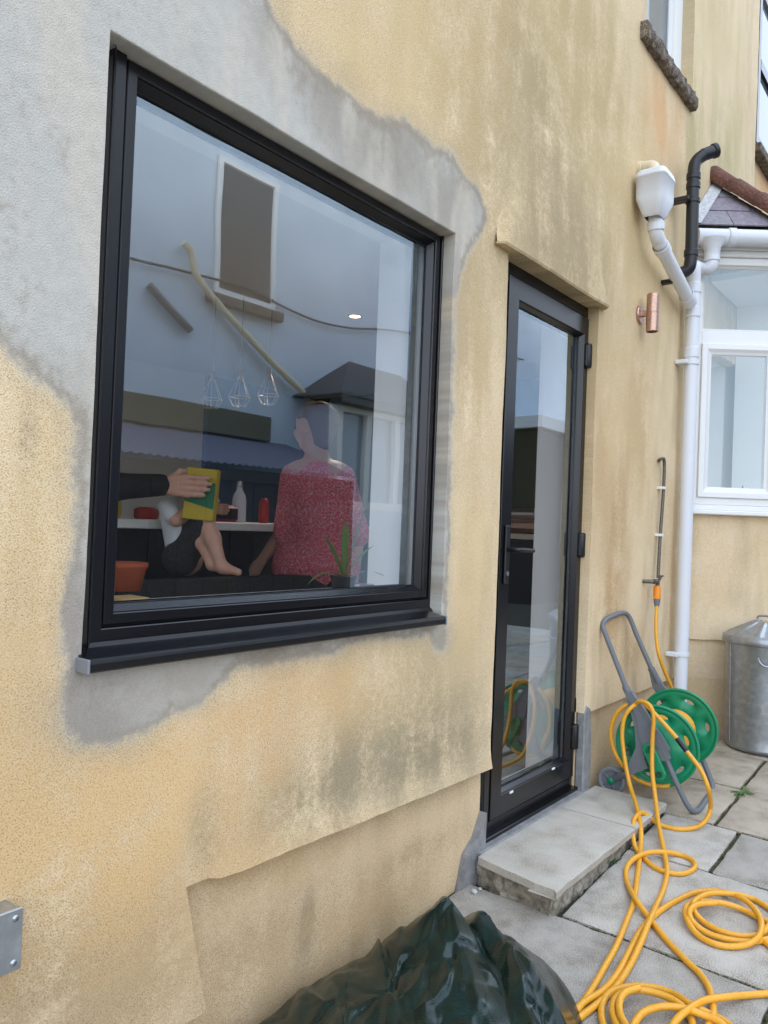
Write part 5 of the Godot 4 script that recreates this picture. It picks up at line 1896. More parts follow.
func build_reel() -> void:
	var p1 := on_reel(314, 677, 0.055)
	var p2 := on_reel(400, 599, 0.40)
	var yc := (p1.y + p2.y) * 0.5
	var reel := thing("hose_reel", "green and grey wheeled hose reel cart standing beside the doorstep", "hose reel", Vector3(p1.x, yard(p1.z), (p1.z + p2.z) * 0.5))
	disc(p1, 0.012, M.green, reel, 0.178, 0.35)
	disc(p2, -0.012, M.green, reel, 0.180, 0.15)
	var st := start()
	rod(st, p1, p2, 0.07, -1, 32)
	put("drum", done(st), M.green, reel)
	st = start()
	rod(st, p1 - REEL_AXIS * 0.05, p2 + REEL_AXIS * 0.05, 0.014)
	put("axle", done(st), M.grey_plastic, reel)
	# side plates
	var w := -REEL_AXIS
	var u := Vector3.UP.cross(w).normalized()
	var near_q := Vector3(0.25, 0, -3.41)
	var nt := Transform3D(Basis(u, Vector3.UP, w), near_q)
	var outline := PackedVector2Array()
	for p: Array in [[186, 455], [214, 455], [262, 520], [300, 585], [345, 650], [368, 690], [360, 738], [335, 735], [322, 702], [292, 694], [266, 722], [282, 765], [200, 797], [182, 790], [206, 740], [232, 680], [228, 600], [208, 530]]:
		var q := on_reel(p[0], p[1], 0.0) - near_q
		outline.append(Vector2(q.dot(u), q.y))
	st = start()
	prism(st, outline, nt.translated(-w * 0.012), 0.030, 0.005)
	# raised web on the plate
	var rib := PackedVector2Array()
	for p: Array in [[205, 480], [250, 535], [300, 620], [330, 680], [300, 672], [268, 690], [246, 640], [238, 570]]:
		var q := on_reel(p[0], p[1], 0.0) - near_q
		rib.append(Vector2(q.dot(u), q.y))
	prism(st, rib, nt.translated(w * 0.010), 0.014, 0.006)
	put("side_plate", done(st), M.grey_plastic, reel)
	st = start()
	var far_q := near_q + REEL_AXIS * 0.44
	var fo := PackedVector2Array()
	for p: Array in [[286, 362], [306, 362], [345, 430], [420, 520], [470, 620], [500, 720], [480, 740], [440, 640], [350, 520], [300, 430]]:
		var q := on_reel(p[0], p[1], 0.44) - far_q
		fo.append(Vector2(q.dot(u), q.y))
	prism(st, fo, Transform3D(Basis(u, Vector3.UP, w), far_q), 0.028, 0.004)
	put("side_plate", done(st), M.grey_plastic, reel)
	# handle hoop
	st = start()
	var hp: Array = [on_reel(196, 470, 0.012), on_reel(180, 420, 0.012), on_reel(140, 315, 0.012), on_reel(104, 222, 0.012), on_reel(93, 188, 0.02), on_reel(104, 163, 0.05), on_reel(136, 146, 0.14), on_reel(168, 135, 0.24), on_reel(190, 139, 0.29), on_reel(207, 163, 0.31), on_reel(232, 225, 0.315), on_reel(268, 308, 0.32), on_reel(296, 372, 0.33), on_reel(318, 420, 0.36)]
	tube(st, resample(hp, 0.012), 0.0115, -1, 14)
	put("handle", done(st), M.grey_plastic, reel)
	for e: Array in [[on_reel(184, 432, 0.012), on_reel(197, 462, 0.012)], [on_reel(290, 360, 0.33), on_reel(306, 390, 0.345)]]:
		st = start()
		collar(st, e[0], e[1], 0.016)
		put("collar", done(st), M.grey_plastic, reel)
	# lower hoop that carries it
	st = start()
	var lp: Array = [on_reel(338, 690, 0.0), on_reel(368, 770, 0.0), on_reel(404, 850, 0.0), on_reel(436, 915, 0.0), on_reel(460, 943, 0.01), on_reel(486, 938, 0.06), on_reel(520, 890, 0.24), on_reel(538, 868, 0.36), on_reel(541, 845, 0.40), on_reel(528, 800, 0.42), on_reel(505, 745, 0.43), on_reel(480, 690, 0.44)]
	tube(st, resample(lp, 0.012), 0.0120, -1, 14)
	put("foot_hoop", done(st), M.grey_plastic, reel)
	st = start()
	collar(st, on_reel(334, 676, 0.0), on_reel(356, 732, 0.0), 0.019)
	put("foot_socket", done(st), M.grey_plastic, reel)
	# crank
	st = start()
	var ca := on_reel(282, 692, -0.03)
	var cb := on_reel(326, 792, -0.03)
	var cap := PackedVector2Array()
	for i in 24:
		var an := TAU * i / 24.0
		var dir := (cb - ca)
		var base2 := Vector2(dir.dot(u), dir.y)
		var off := Vector2(cos(an), sin(an)) * 0.027
		var pos := off + (base2 if off.dot(base2) > 0 else Vector2.ZERO)
		cap.append(pos)
	prism(st, cap, Transform3D(Basis(u, Vector3.UP, w), ca - w * 0.006), 0.018, 0.004)
	var crank := put("crank", done(st), M.green, reel)
	st = start()
	lathe(st, cb + w * 0.01, w, [[0.014, 0.0], [0.014, 0.006], [0.006, 0.006], [0.0, 0.004]], 16, true)
	put("crank_pivot", done(st), plain(c8(10, 70, 50), 0.5), crank)
	st = start()
	rod(st, ca - w * 0.05, ca + w * 0.012, 0.016)
	put("crank_boss", done(st), M.green, crank)
	# wheels
	var axle_at := on_reel(130, 830, 0.06)
	for off: float in [0.0, 0.36]:
		var wc := axle_at + REEL_AXIS * off
		wc.y = yard(wc.z) + 0.062
		var wheel := group_part("wheel", reel)
		st = start()
		lathe(st, wc, w, [[0.040, -0.017], [0.056, -0.019], [0.061, -0.012], [0.061, 0.012], [0.056, 0.019], [0.046, 0.017], [0.044, 0.010]], 40)
		put("tyre", done(st), M.tyre, wheel)
		st = start()
		lathe(st, wc, w, [[0.046, 0.010], [0.020, 0.008], [0.018, 0.014], [0.0, 0.014]], 40, true)
		lathe(st, wc, w, [[0.046, -0.010], [0.0, -0.010]], 40, true)
		for k in 5:
			var an := TAU * k / 5.0
			rod(st, wc + w * 0.010 + u * cos(an) * 0.018 + Vector3.UP * sin(an) * 0.018, wc + w * 0.010 + u * cos(an) * 0.045 + Vector3.UP * sin(an) * 0.045, 0.005, -1, 8)
		put("rim", done(st), M.grey_plastic, wheel)
		st = start()
		lathe(st, wc + w * 0.012, w, [[0.0165, 0.0], [0.0165, 0.006], [0.012, 0.010], [0.0, 0.011]], 20)
		put("hub_cap", done(st), M.green, wheel)
	st = start()
	var wa := axle_at
	wa.y = yard(wa.z) + 0.062
	var wb := wa + REEL_AXIS * 0.36
	wb.y = yard(wb.z) + 0.062
	rod(st, wa, wb, 0.007)
	rod(st, wa, on_reel(196, 790, 0.0), 0.014)
	put("wheel_axle", done(st), M.grey_plastic, reel)

# ---------------------------------------------------------------- the yellow hose, traced along the paving
func on_yard(zx: float, zy: float, h := 0.009) -> Vector3:
	return gs(580.0 + zx * 0.3165, 700.0 + zy * 0.3165, h)

func build_hose() -> void:
	var r := 0.0092
	var hose := thing("garden_hose", "long amber yellow garden hose in loose loops over the paving", "garden hose", gs(690, 920))
	var strands: Array = []
	# from the tap down behind the reel
	strands.append([wl(657, 603, 0.105), wl(656, 622, 0.115), wl(656.6, 640, 0.13), wl(659, 655, 0.15), wl(664.5, 671, 0.17), wl(671, 686, 0.19), wl(678, 702, 0.20), wl(684, 720, 0.20)])
	# loose turn round the near disc
	strands.append([on_reel(300, 540, 0.04), on_reel(250, 505, 0.02), on_reel(196, 508, -0.005), on_reel(148, 548, -0.01), on_reel(126, 612, -0.01), on_reel(134, 682, -0.005), on_reel(160, 738, 0.0), on_reel(190, 776, 0.03), on_reel(232, 814, 0.04), on_reel(296, 838, 0.04), on_reel(360, 842, 0.05), on_reel(420, 820, 0.09), on_reel(460, 780, 0.13)])
	# first long strand over the step to the sheet
	strands.append([on_reel(238, 505, 0.0), on_reel(208, 522, -0.035), on_reel(180, 566, -0.045), on_reel(172, 640, -0.05), on_reel(184, 740, -0.06), on_reel(204, 838, -0.09), gs(637, 808, 0.070), gs(640.5, 826, 0.052), gs(641, 842, 0.024), gs(639.5, 859, 0.010), gs(637, 879, 0.010), gs(634, 901, 0.010), gs(627.7, 918, 0.012), gs(616.7, 945, 0.010), gs(604.5, 967, 0.009), gs(592, 989, 0.009), gs(574, 1016, 0.009), gs(560, 1040, 0.009)])
	# second long strand
	strands.append([on_reel(215, 512, 0.0), on_reel(248, 496, -0.03), on_reel(284, 512, -0.045), on_reel(301, 560, -0.05), on_reel(296, 650, -0.055), on_reel(295, 780, -0.08), on_reel(308, 890, -0.13), gs(658.5, 824, 0.040), gs(663, 846, 0.022), gs(667, 870, 0.012), gs(663.5, 889, 0.010), gs(656, 906, 0.012), gs(648.5, 923, 0.026), gs(641, 942, 0.022), gs(629, 967, 0.010), gs(614, 989, 0.009), gs(594.7, 1006, 0.009), gs(577, 1020, 0.009), gs(556, 1045, 0.009)])
	# strand that swings right, back under, through the small loop and down to the near coil
	strands.append([on_reel(222, 505, 0.0), on_reel(256, 500, -0.03), on_reel(320, 562, -0.05), on_reel(390, 640, -0.07), on_reel(440, 705, -0.09), on_reel(490, 772, -0.12), on_reel(524, 850, -0.16), gs(710.5, 808, 0.075), gs(705, 821, 0.040), gs(695, 827.5, 0.014), gs(678, 829, 0.009), gs(661, 825, 0.012), gs(650, 818, 0.042), gs(642.5, 812.5, 0.066), gs(635.5, 817, 0.066), gs(632.8, 828, 0.050), gs(634, 843, 0.024), gs(637.5, 851, 0.012), gs(644, 858, 0.009), gs(654, 867, 0.009), gs(668, 872.5, 0.009), gs(684, 873.5, 0.009), gs(694.5, 868, 0.009), gs(692.5, 860.5, 0.009), gs(679, 854.5, 0.010), gs(662, 852, 0.026), gs(646, 853, 0.026), gs(633, 859.5, 0.024), gs(626.5, 869, 0.012), gs(627, 882, 0.010), gs(635, 898, 0.026), gs(648.5, 917, 0.012), gs(665.7, 939, 0.009), gs(685, 959.5, 0.009), gs(700, 974, 0.009), gs(709.5, 989, 0.012), gs(713.2, 1006, 0.012), on_yard(418, 1005, 0.012), on_yard(390, 1050, 0.010), on_yard(330, 1085, 0.010), on_yard(240, 1090, 0.010)])
	# strand that ends in the coil on the right
	strands.append([gs(556, 1030, 0.009), gs(582, 1004, 0.010), gs(602, 991, 0.010), gs(617, 974, 0.010), gs(629, 952, 0.010), gs(641, 930, 0.010), gs(656, 914, 0.010), on_yard(300, 636, 0.009), on_yard(370, 607, 0.010), on_yard(440, 605, 0.012), on_yard(510, 626, 0.024), on_yard(558, 668, 0.024), on_yard(574, 715, 0.024), on_yard(556, 757, 0.024), on_yard(500, 778, 0.012), on_yard(430, 772, 0.010), on_yard(370, 740, 0.012), on_yard(338, 692, 0.024), on_yard(335, 655, 0.024), on_yard(368, 638, 0.024), on_yard(440, 640, 0.024), on_yard(510, 660, 0.014), on_yard(575, 694, 0.010), on_yard(640, 722, 0.010), on_yard(670, 760, 0.010), on_yard(640, 800, 0.010), on_yard(580, 762, 0.010)])
	strands.append([on_yard(660, 700, 0.010), on_yard(594, 656, 0.010), on_yard(545, 628, 0.010), on_yard(480, 612, 0.024), on_yard(410, 612, 0.026), on_yard(362, 636, 0.036), on_yard(362, 668, 0.024), on_yard(392, 702, 0.012), on_yard(450, 732, 0.010), on_yard(520, 746, 0.010), on_yard(574, 738, 0.012), on_yard(606, 704, 0.024), on_yard(640, 690, 0.024), on_yard(700, 720, 0.012)])
	strands.append([on_yard(700, 735, 0.010), on_yard(594, 756, 0.010), on_yard(540, 764, 0.010), on_yard(470, 757, 0.010), on_yard(400, 735, 0.012), on_yard(356, 700, 0.024), on_yard(346, 668, 0.036), on_yard(372, 646, 0.036), on_yard(430, 640, 0.036)])
	# near coil at the foot of the picture
	strands.append([on_yard(240, 1090, 0.010), on_yard(130, 1085, 0.010), on_yard(80, 1040, 0.010), on_yard(68, 975, 0.010), on_yard(92, 926, 0.010), on_yard(150, 906, 0.012), on_yard(222, 906, 0.012), on_yard(290, 926, 0.012), on_yard(350, 962, 0.024), on_yard(402, 988, 0.012), on_yard(460, 1018, 0.010), on_yard(500, 1060, 0.010), on_yard(470, 1110, 0.010), on_yard(380, 1130, 0.010)])
	strands.append([on_yard(380, 1130, 0.010), on_yard(250, 1120, 0.012), on_yard(150, 1070, 0.024), on_yard(106, 1000, 0.024), on_yard(110, 946, 0.024), on_yard(150, 920, 0.026), on_yard(205, 918, 0.026), on_yard(270, 936, 0.026), on_yard(320, 965, 0.024), on_yard(350, 1005, 0.012), on_yard(362, 1060, 0.010)])
	strands.append([on_yard(362, 1060, 0.010), on_yard(300, 1110, 0.024), on_yard(190, 1080, 0.036), on_yard(135, 1010, 0.036), on_yard(124, 962, 0.036), on_yard(140, 926, 0.038), on_yard(186, 908, 0.038)])
	strands.append([on_yard(150, 1075, 0.012), on_yard(172, 1022, 0.024), on_yard(204, 985, 0.024), on_yard(262, 968, 0.036), on_yard(330, 975, 0.036), on_yard(392, 996, 0.026), on_yard(442, 1018, 0.024), on_yard(480, 1060, 0.012)])
	strands.append([on_yard(280, 1060, 0.024), on_yard(298, 1020, 0.026), on_yard(332, 985, 0.038), on_yard(390, 950, 0.030), on_yard(462, 938, 0.024), on_yard(540, 931, 0.010), on_yard(620, 926, 0.009), on_yard(760, 915, 0.009)])
	var st := start()
	for s: Array in strands:
		tube(st, resample(s, 0.010), r, -1, 10)
	put("hose", done(st), M.hose, hose)
	# turns wound on the drum
	var p1 := on_reel(314, 677, 0.055)
	var p2 := on_reel(400, 599, 0.40)
	st = start()
	var u := Vector3.UP.cross(-REEL_AXIS).normalized()
	var turns := PackedVector3Array()
	for i in 15 * 24:
		var t := i / (15.0 * 24.0)
		var an := TAU * i / 24.0
		var c := p1.lerp(p2, 0.07 + 0.86 * t)
		turns.append(c + u * (cos(an) * 0.082) + Vector3.UP * (sin(an) * 0.082))
	tube(st, turns, r, -1, 8)
	turns = PackedVector3Array()
	for i in 7 * 24:
		var t := i / (7.0 * 24.0)
		var an := TAU * i / 24.0
		var c := p1.lerp(p2, 0.08 + 0.36 * t)
		turns.append(c + u * (cos(an) * 0.099) + Vector3.UP * (sin(an) * 0.099))
	tube(st, turns, r, -1, 8)
	put("wound_turns", done(st), M.hose, hose)
	st = start()
	var t0 := on_reel(396, 648, -0.072)
	var t1 := on_reel(436, 700, -0.089)
	rod(st, t0, t1, r + 0.0012, -1, 12)
	put("black_tape", done(st), M.tape, hose)
	# snap connector on the tap
	st = start()
	var c0 := wl(657.2, 586, 0.10)
	var c1 := wl(656.9, 599, 0.103)
	collar(st, c1, c0, 0.0185)
	put("connector", done(st), M.orange, hose)
	st = start()
	lathe(st, c1, wl(656.8, 607, 0.106) - c1, [[0.017, 0.0], [0.015, 0.02], [0.011, 0.04]], 16)
	put("connector_nut", done(st), M.grey_plastic, hose)

# ---------------------------------------------------------------- crumpled dark green sheet
const TARP_X0 := 0.058
const TARP_X1 := 0.90
const TARP_Z0 := -2.16
const TARP_Z1 := -0.82
const TARP_NX := 150
const TARP_NZ := 240

# creased sheet: straight facets between scattered points, stretched along the folds
func facets(count: int, seed_: int, stretch: float, angle: float, deep: float) -> PackedFloat32Array:
	var rng := RandomNumberGenerator.new()
	rng.seed = seed_
	var along := Vector2(cos(angle), sin(angle))
	var across := along.orthogonal()
	var pts := PackedVector2Array()
	var hs := PackedFloat32Array()
	var lo := Vector2(TARP_X0, TARP_Z0) - Vector2(0.3, 0.3)
	var hi := Vector2(TARP_X1, TARP_Z1) + Vector2(0.3, 0.3)
	for i in count:
		var q := Vector2(rng.randf_range(lo.x, hi.x), rng.randf_range(lo.y, hi.y))
		pts.append(Vector2(q.dot(along) / stretch, q.dot(across)))
		hs.append(rng.randf_range(-deep, deep))
	var out := PackedFloat32Array()
	out.resize((TARP_NX + 1) * (TARP_NZ + 1))
	var ids := Geometry2D.triangulate_delaunay(pts)
	for t in ids.size() / 3:
		var a := pts[ids[t * 3]]
		var b := pts[ids[t * 3 + 1]]
		var c := pts[ids[t * 3 + 2]]
		var wa := along * a.x * stretch + across * a.y
		var wb := along * b.x * stretch + across * b.y
		var wc := along * c.x * stretch + across * c.y
		var den := (wb - wa).cross(wc - wa)
		if absf(den) < 1e-9:
			continue
		var mn := wa.min(wb).min(wc)
		var mx := wa.max(wb).max(wc)
		var i0 := clampi(int((mn.x - TARP_X0) / (TARP_X1 - TARP_X0) * TARP_NX), 0, TARP_NX)
		var i1 := clampi(int((mx.x - TARP_X0) / (TARP_X1 - TARP_X0) * TARP_NX) + 1, 0, TARP_NX)
		var j0 := clampi(int((mn.y - TARP_Z0) / (TARP_Z1 - TARP_Z0) * TARP_NZ), 0, TARP_NZ)
		var j1 := clampi(int((mx.y - TARP_Z0) / (TARP_Z1 - TARP_Z0) * TARP_NZ) + 1, 0, TARP_NZ)
		for i in range(i0, i1 + 1):
			for j in range(j0, j1 + 1):
				var q := Vector2(lerpf(TARP_X0, TARP_X1, float(i) / TARP_NX), lerpf(TARP_Z0, TARP_Z1, float(j) / TARP_NZ))
				var u := (q - wa).cross(wc - wa) / den
				var v := (wb - wa).cross(q - wa) / den
				if u >= -0.001 and v >= -0.001 and u + v <= 1.001:
					out[i * (TARP_NZ + 1) + j] = hs[ids[t * 3]] * (1.0 - u - v) + hs[ids[t * 3 + 1]] * u + hs[ids[t * 3 + 2]] * v
	return out

func build_tarpaulin() -> void:
	var soft := FastNoiseLite.new()
	soft.seed = 8
	soft.frequency = 1.0
	soft.fractal_octaves = 2
	var f1 := facets(40, 4, 2.2, 0.95, 0.042)
	var f2 := facets(150, 19, 4.2, 0.75, 0.032)
	var f3 := facets(800, 31, 3.4, 1.05, 0.011)
	var row := TARP_NZ + 1
	var pts := PackedVector3Array()
	var lift := PackedFloat32Array()
	for i in TARP_NX + 1:
		for j in row:
			var x := lerpf(TARP_X0, TARP_X1, float(i) / TARP_NX)
			var z := lerpf(TARP_Z0, TARP_Z1, float(j) / TARP_NZ)
			var k := i * row + j
			var e := 1.0 - pow(absf((x - 0.39) / 0.385), 2.0) - pow(absf((z + 1.48) / 0.60), 2.0) + f1[k] * 2.2 + f2[k] * 1.5
			var h := -0.03
			if e > 0.0:
				h = 0.150 * pow(e, 0.55) + minf(e * 2.5, 1.0) * (f1[k] + f2[k] + f3[k])
				h += 0.085 * maxf(0.0, 1.0 - Vector2((x - 0.245) / 0.17, (z + 1.86) / 0.22).length())
			lift.append(h)
			var sh := soft.get_noise_2d(x * 7.0, z * 7.0) * 0.022 * clampf(h * 8.0, 0, 1)
			pts.append(Vector3(maxf(0.057, x + sh), yard(z) + maxf(h, -0.03), z + sh))
	var st := start()
	round_group(st)
	for i in TARP_NX:
		for j in TARP_NZ:
			var k := i * row + j
			if maxf(maxf(lift[k], lift[k + 1]), maxf(lift[k + row], lift[k + row + 1])) <= -0.029:
				continue
			quad(st, pts[k], pts[k + row], pts[k + row + 1], pts[k + 1], Vector3.UP)
	var t := thing("tarpaulin", "crumpled dark green polythene sheet heaped against the wall foot", "tarpaulin", Vector3(0.42, yard(-1.5), -1.5))
	put("sheet", done(st), M.tarp, t)

# ---------------------------------------------------------------- weeds and grit in the joints
func blade(st: SurfaceTool, at: Vector3, dir: Vector3, len: float, wide: float, droop: float) -> void:
	round_group(st)
	var side := dir.cross(Vector3.UP).normalized()
	var n := 5
	for i in n:
		var p: Array[Vector3] = []
		for q: Array in [[0, -1.0], [0, 1.0], [1, 1.0], [1, -1.0]]:
			var t: float = float(i + q[0]) / n
			var c := at + dir * (len * t) + Vector3(0, -droop * t * t * len, 0)
			p.append(c + side * (q[1] * wide * sin(PI * clampf(t * 0.92 + 0.08, 0, 1)) * 0.5))
		quad(st, p[0], p[1], p[2], p[3], Vector3.UP)

func build_weeds() -> void:
	var rng := RandomNumberGenerator.new()
	rng.seed = 99
	var spots := [
		[742, 793, 46, 0.085, "flat rosette weed growing where paving joints cross", "leaf"],
		[614, 860, 18, 0.045, "small green weed at the foot of the doorstep riser", "leaf_dark"],
		[722, 774, 10, 0.045, "tiny dry sprig in the joint behind the reel hoop", "dry"],
	]
	for s: Array in spots:
		var p := gs(s[0], s[1], 0.0)
		var w := thing("weed", s[4], "weed", p)
		for k in s[2]:
			var an := rng.randf() * TAU
			var st := start()
			var d := Vector3(cos(an), rng.randf_range(0.15, 0.7), sin(an)).normalized()
			blade(st, p + Vector3(rng.randf_range(-0.01, 0.01), -0.004, rng.randf_range(-0.01, 0.01)), d, s[3] * rng.randf_range(0.6, 1.5), s[3] * rng.randf_range(0.07, 0.17), rng.randf_range(0.3, 0.9))
			put("leaf", done(st), M[s[5]], w)
	# moss and crumbs lying in the joints: too many to count
	var moss := MultiMesh.new()
	moss.transform_format = MultiMesh.TRANSFORM_3D
	var bm := SphereMesh.new()
	bm.radius = 0.5
	bm.height = 1.0
	bm.radial_segments = 7
	bm.rings = 4
	moss.mesh = bm
	var tf: Array[Transform3D] = []
	for line: Array in [[Vector2(0.40, -2.37), Vector2(1.5, -2.37)], [Vector2(0.38, -2.97), Vector2(1.3, -2.97)], [Vector2(0.36, -3.40), Vector2(1.3, -3.40)], [Vector2(0.1, -3.90), Vector2(1.2, -3.90)], [Vector2(0.1, -4.40), Vector2(1.2, -4.40)], [Vector2(0.667, -3.39), Vector2(0.667, -2.98)], [Vector2(0.566, -3.89), Vector2(0.57, -3.41)], [Vector2(0.552, -4.39), Vector2(0.556, -3.91)], [Vector2(0.386, -2.33), Vector2(0.386, -3.40)], [Vector2(0.06, -2.325), Vector2(0.38, -2.325)], [Vector2(1.006, -2.36), Vector2(1.006, -1.78)], [Vector2(0.06, -2.2), Vector2(0.06, -1.9)]]:
		var a: Vector2 = line[0]
		var b: Vector2 = line[1]
		for i in int(a.distance_to(b) * 320.0):
			var q := a.lerp(b, rng.randf()) + Vector2(rng.randf_range(-0.006, 0.006), rng.randf_range(-0.006, 0.006))
			var sc := rng.randf_range(0.004, 0.010)
			tf.append(Transform3D(Basis.from_euler(Vector3(rng.randf() * 3, rng.randf() * 3, 0)).scaled(Vector3(sc, sc * 0.7, sc)), Vector3(q.x, yard(q.y) - 0.011 + rng.randf() * 0.003, q.y)))
	moss.instance_count = tf.size()
	for i in tf.size():
		moss.set_instance_transform(i, tf[i])
	var mi := MultiMeshInstance3D.new()
	mi.name = "joint_moss"
	mi.multimesh = moss
	mi.material_override = plain(c8(74, 72, 46), 1.0)
	mi.set_meta("kind", "stuff")
	tag(mi, "dark moss and grit filling the joints of the paving", "moss")
	add_child(mi)
	for s: Array in [[474, 893, 0.012, "larger pale pebble at the corner of wall and doorstep"], [480, 890, 0.008, "smaller pale pebble beside the larger one by the doorstep"]]:
		var p := gs(s[0], s[1], 0.0)
		var st := start()
		ball(st, p + Vector3(0, s[2] * 0.4, 0), Vector3(s[2], s[2] * 0.7, s[2] * 0.85), 10)
		tag(put("pebble", done(st), M.mortar), s[3], "pebble", "pebbles by the doorstep")

# ---------------------------------------------------------------- things in the kitchen
func at_depth(px: float, py: float, d: float) -> Vector3:
	return EYE + ray(px, py) * d

func build_room_things() -> void:
	# breakfast bar
	var bar := thing("breakfast_bar", "white topped breakfast bar inside the kitchen window", "counter", Vector3(-1.5, 0.14, -2.6))
	bx("worktop", Vector3(-1.80, 1.175, -3.4), Vector3(-1.24, 1.212, -1.62), M.worktop, bar, 0.004)
	bx("carcass", Vector3(-1.76, 0.14, -3.36), Vector3(-1.42, 1.174, -1.66), M.navy, bar, 0.004)
	# dark sofa back against the bar
	var sofa := thing("sofa", "dark charcoal sofa seen from behind in the kitchen", "sofa", Vector3(-0.95, 0.14, -2.0))
	bx("back", Vector3(-1.16, 0.20, -2.95), Vector3(-0.94, 0.985, -1.45), M.charcoal, sofa, 0.06)
	bx("seat", Vector3(-0.94, 0.20, -2.90), Vector3(-0.45, 0.55, -1.50), M.charcoal, sofa, 0.05)
	for x: float in [-1.12, -0.5]:
		for z: float in [-2.85, -1.55]:
			bx("foot", Vector3(x - 0.03, 0.14, z - 0.03), Vector3(x + 0.03, 0.205, z + 0.03), M.pine, sofa, 0.005)
	# bottle, pink case, little jars on the bar
	var b := at_depth(240, 497, 3.62)
	b.y = 1.213
	b.x = -1.32
	var bt := thing("bottle", "white bottle with metal cap on the breakfast bar", "bottle", b)
	var st := start()
	lathe(st, b, Vector3.UP, [[0.0, 0.0], [0.030, 0.0], [0.033, 0.006], [0.033, 0.10], [0.028, 0.125], [0.014, 0.15], [0.013, 0.165]], 24)
	put("body", done(st), M.white_cloth, bt)
	st = start()
	lathe(st, b, Vector3.UP, [[0.015, 0.162], [0.015, 0.19], [0.0, 0.192]], 20, true)
	put("cap", done(st), M.steel, bt)
	var pk := Vector3(-1.33, 1.213, -2.30)
	var pc := thing("pink_case", "magenta tablet case lying on the breakfast bar", "case", pk)
	bx("case", pk + Vector3(-0.06, 0, -0.11), pk + Vector3(0.06, 0.075, 0.11), M.pink, pc, 0.015)
	bx("screen", pk + Vector3(0.0601, 0.012, -0.09), pk + Vector3(0.063, 0.063, 0.09), M.black, pc, 0.002)
	for j: Array in [[-1.34, -2.62, M.red, 0.024, 0.12, "slim red bottle beside the white bottle on the bar"], [-1.33, -2.78, M.yellow, 0.05, 0.09, "yellow fruit bowl beside the red bottle"], [-1.36, -1.78, M.yellow, 0.06, 0.085, "yellow tub at the near end of the bar"], [-1.33, -1.95, M.red, 0.05, 0.05, "red tub next to the yellow tub on the bar"]]:
		st = start()
		lathe(st, Vector3(j[0], 1.213, j[1]), Vector3.UP, [[0.0, 0.0], [j[3] * 0.9, 0.0], [j[3], 0.01], [j[3], j[4] * 0.8], [j[3] * 0.6, j[4]], [0.0, j[4]]], 20)
		tag(put("container", done(st), j[2]), j[5], "container")
	# terracotta and timber near the sill
	var tp := at_depth(125, 577, 2.5)
	st = start()
	lathe(st, Vector3(tp.x, 0.986, tp.z), Vector3.UP, [[0.0, 0.0], [0.05, 0.0], [0.065, 0.07], [0.07, 0.075], [0.07, 0.09], [0.06, 0.09], [0.05, 0.02], [0.0, 0.02]], 24)
	tag(put("flowerpot", done(st), M.terracotta), "terracotta pot standing on the sofa back", "flowerpot")
	var wb := wl(120, 600, -0.2)
	bx("wood_block", Vector3(-0.23, 1.0125, wb.z - 0.05), Vector3(-0.15, 1.033, wb.z + 0.03), M.pine, self, 0.003)
	tag(get_node("wood_block"), "small pine block on the inner window board", "block")
	# strap leaved plant and tin on the window board
	var pp := wl(343, 590, -0.19)
	pp.y = 1.0125
	var plant := thing("pot_plant", "strap leaved pot plant on the inner window board", "pot plant", pp)
	st = start()
	lathe(st, pp, Vector3.UP, [[0.0, 0.0], [0.032, 0.0], [0.042, 0.045], [0.044, 0.05], [0.038, 0.05], [0.0, 0.044]], 20)
	put("pot", done(st), M.black, plant)
	for l: Array in [[-0.25, 1.0, 0.30, 0.2], [0.15, 0.9, 0.24, 0.3], [-0.6, 0.8, 0.22, 0.5], [0.5, 0.8, 0.26, 0.5], [0.9, 0.5, 0.22, 0.9], [-0.9, 0.4, 0.26, 0.8], [0.05, 1.0, 0.20, 0.1]]:
		st = start()
		blade(st, pp + Vector3(0, 0.04, 0), Vector3(0.1, l[1], l[0]).normalized(), l[2], 0.016, l[3] * 0.6)
		put("leaf", done(st), M.leaf, plant)
	var tn := wl(363, 586, -0.13)
	st = start()
	lathe(st, Vector3(-0.13, 1.0125, tn.z), Vector3.UP, [[0.0, 0.0], [0.033, 0.0], [0.033, 0.020], [0.036, 0.021], [0.036, 0.027], [0.0, 0.028]], 28, true)
	tag(put("tin", done(st), M.chrome), "round shallow tin beside the plant on the window board", "tin")
	# pendant lamps: wire cages on cords
	for q: Array in [[212, 390, "pendant lamp nearest the white wall, a wire cage on a cord"], [240, 388, "middle wire cage pendant lamp between its two neighbours"], [269, 386, "wire cage pendant lamp above the woman in the red top"]]:
		var c := at_depth(q[0], q[1], 4.3)
		var pl := thing("pendant_lamp", q[2], "pendant lamp", c, "wire cage pendants")
		st = start()
		rod(st, c + Vector3(0, 0.10, 0), Vector3(c.x, 2.45, c.z), 0.003, -1, 6)
		put("cord", done(st), M.wire, pl)
		st = start()
		for k in 5:
			var an := TAU * k / 5.0
			var an2 := TAU * (k + 1) / 5.0
			var d := Vector3(cos(an), 0, sin(an))
			var d2 := Vector3(cos(an2), 0, sin(an2))
			rod(st, c + Vector3(0, 0.09, 0), c + d * 0.062 + Vector3(0, -0.05, 0), 0.0022, -1, 6)
			rod(st, c + d * 0.062 + Vector3(0, -0.05, 0), c + d * 0.035 + Vector3(0, -0.10, 0), 0.0022, -1, 6)
			rod(st, c + d * 0.062 + Vector3(0, -0.05, 0), c + d2 * 0.062 + Vector3(0, -0.05, 0), 0.0022, -1, 6)
			rod(st, c + d * 0.035 + Vector3(0, -0.10, 0), c + d2 * 0.035 + Vector3(0, -0.10, 0), 0.0022, -1, 6)
		put("cage", done(st), M.wire, pl)
		st = start()
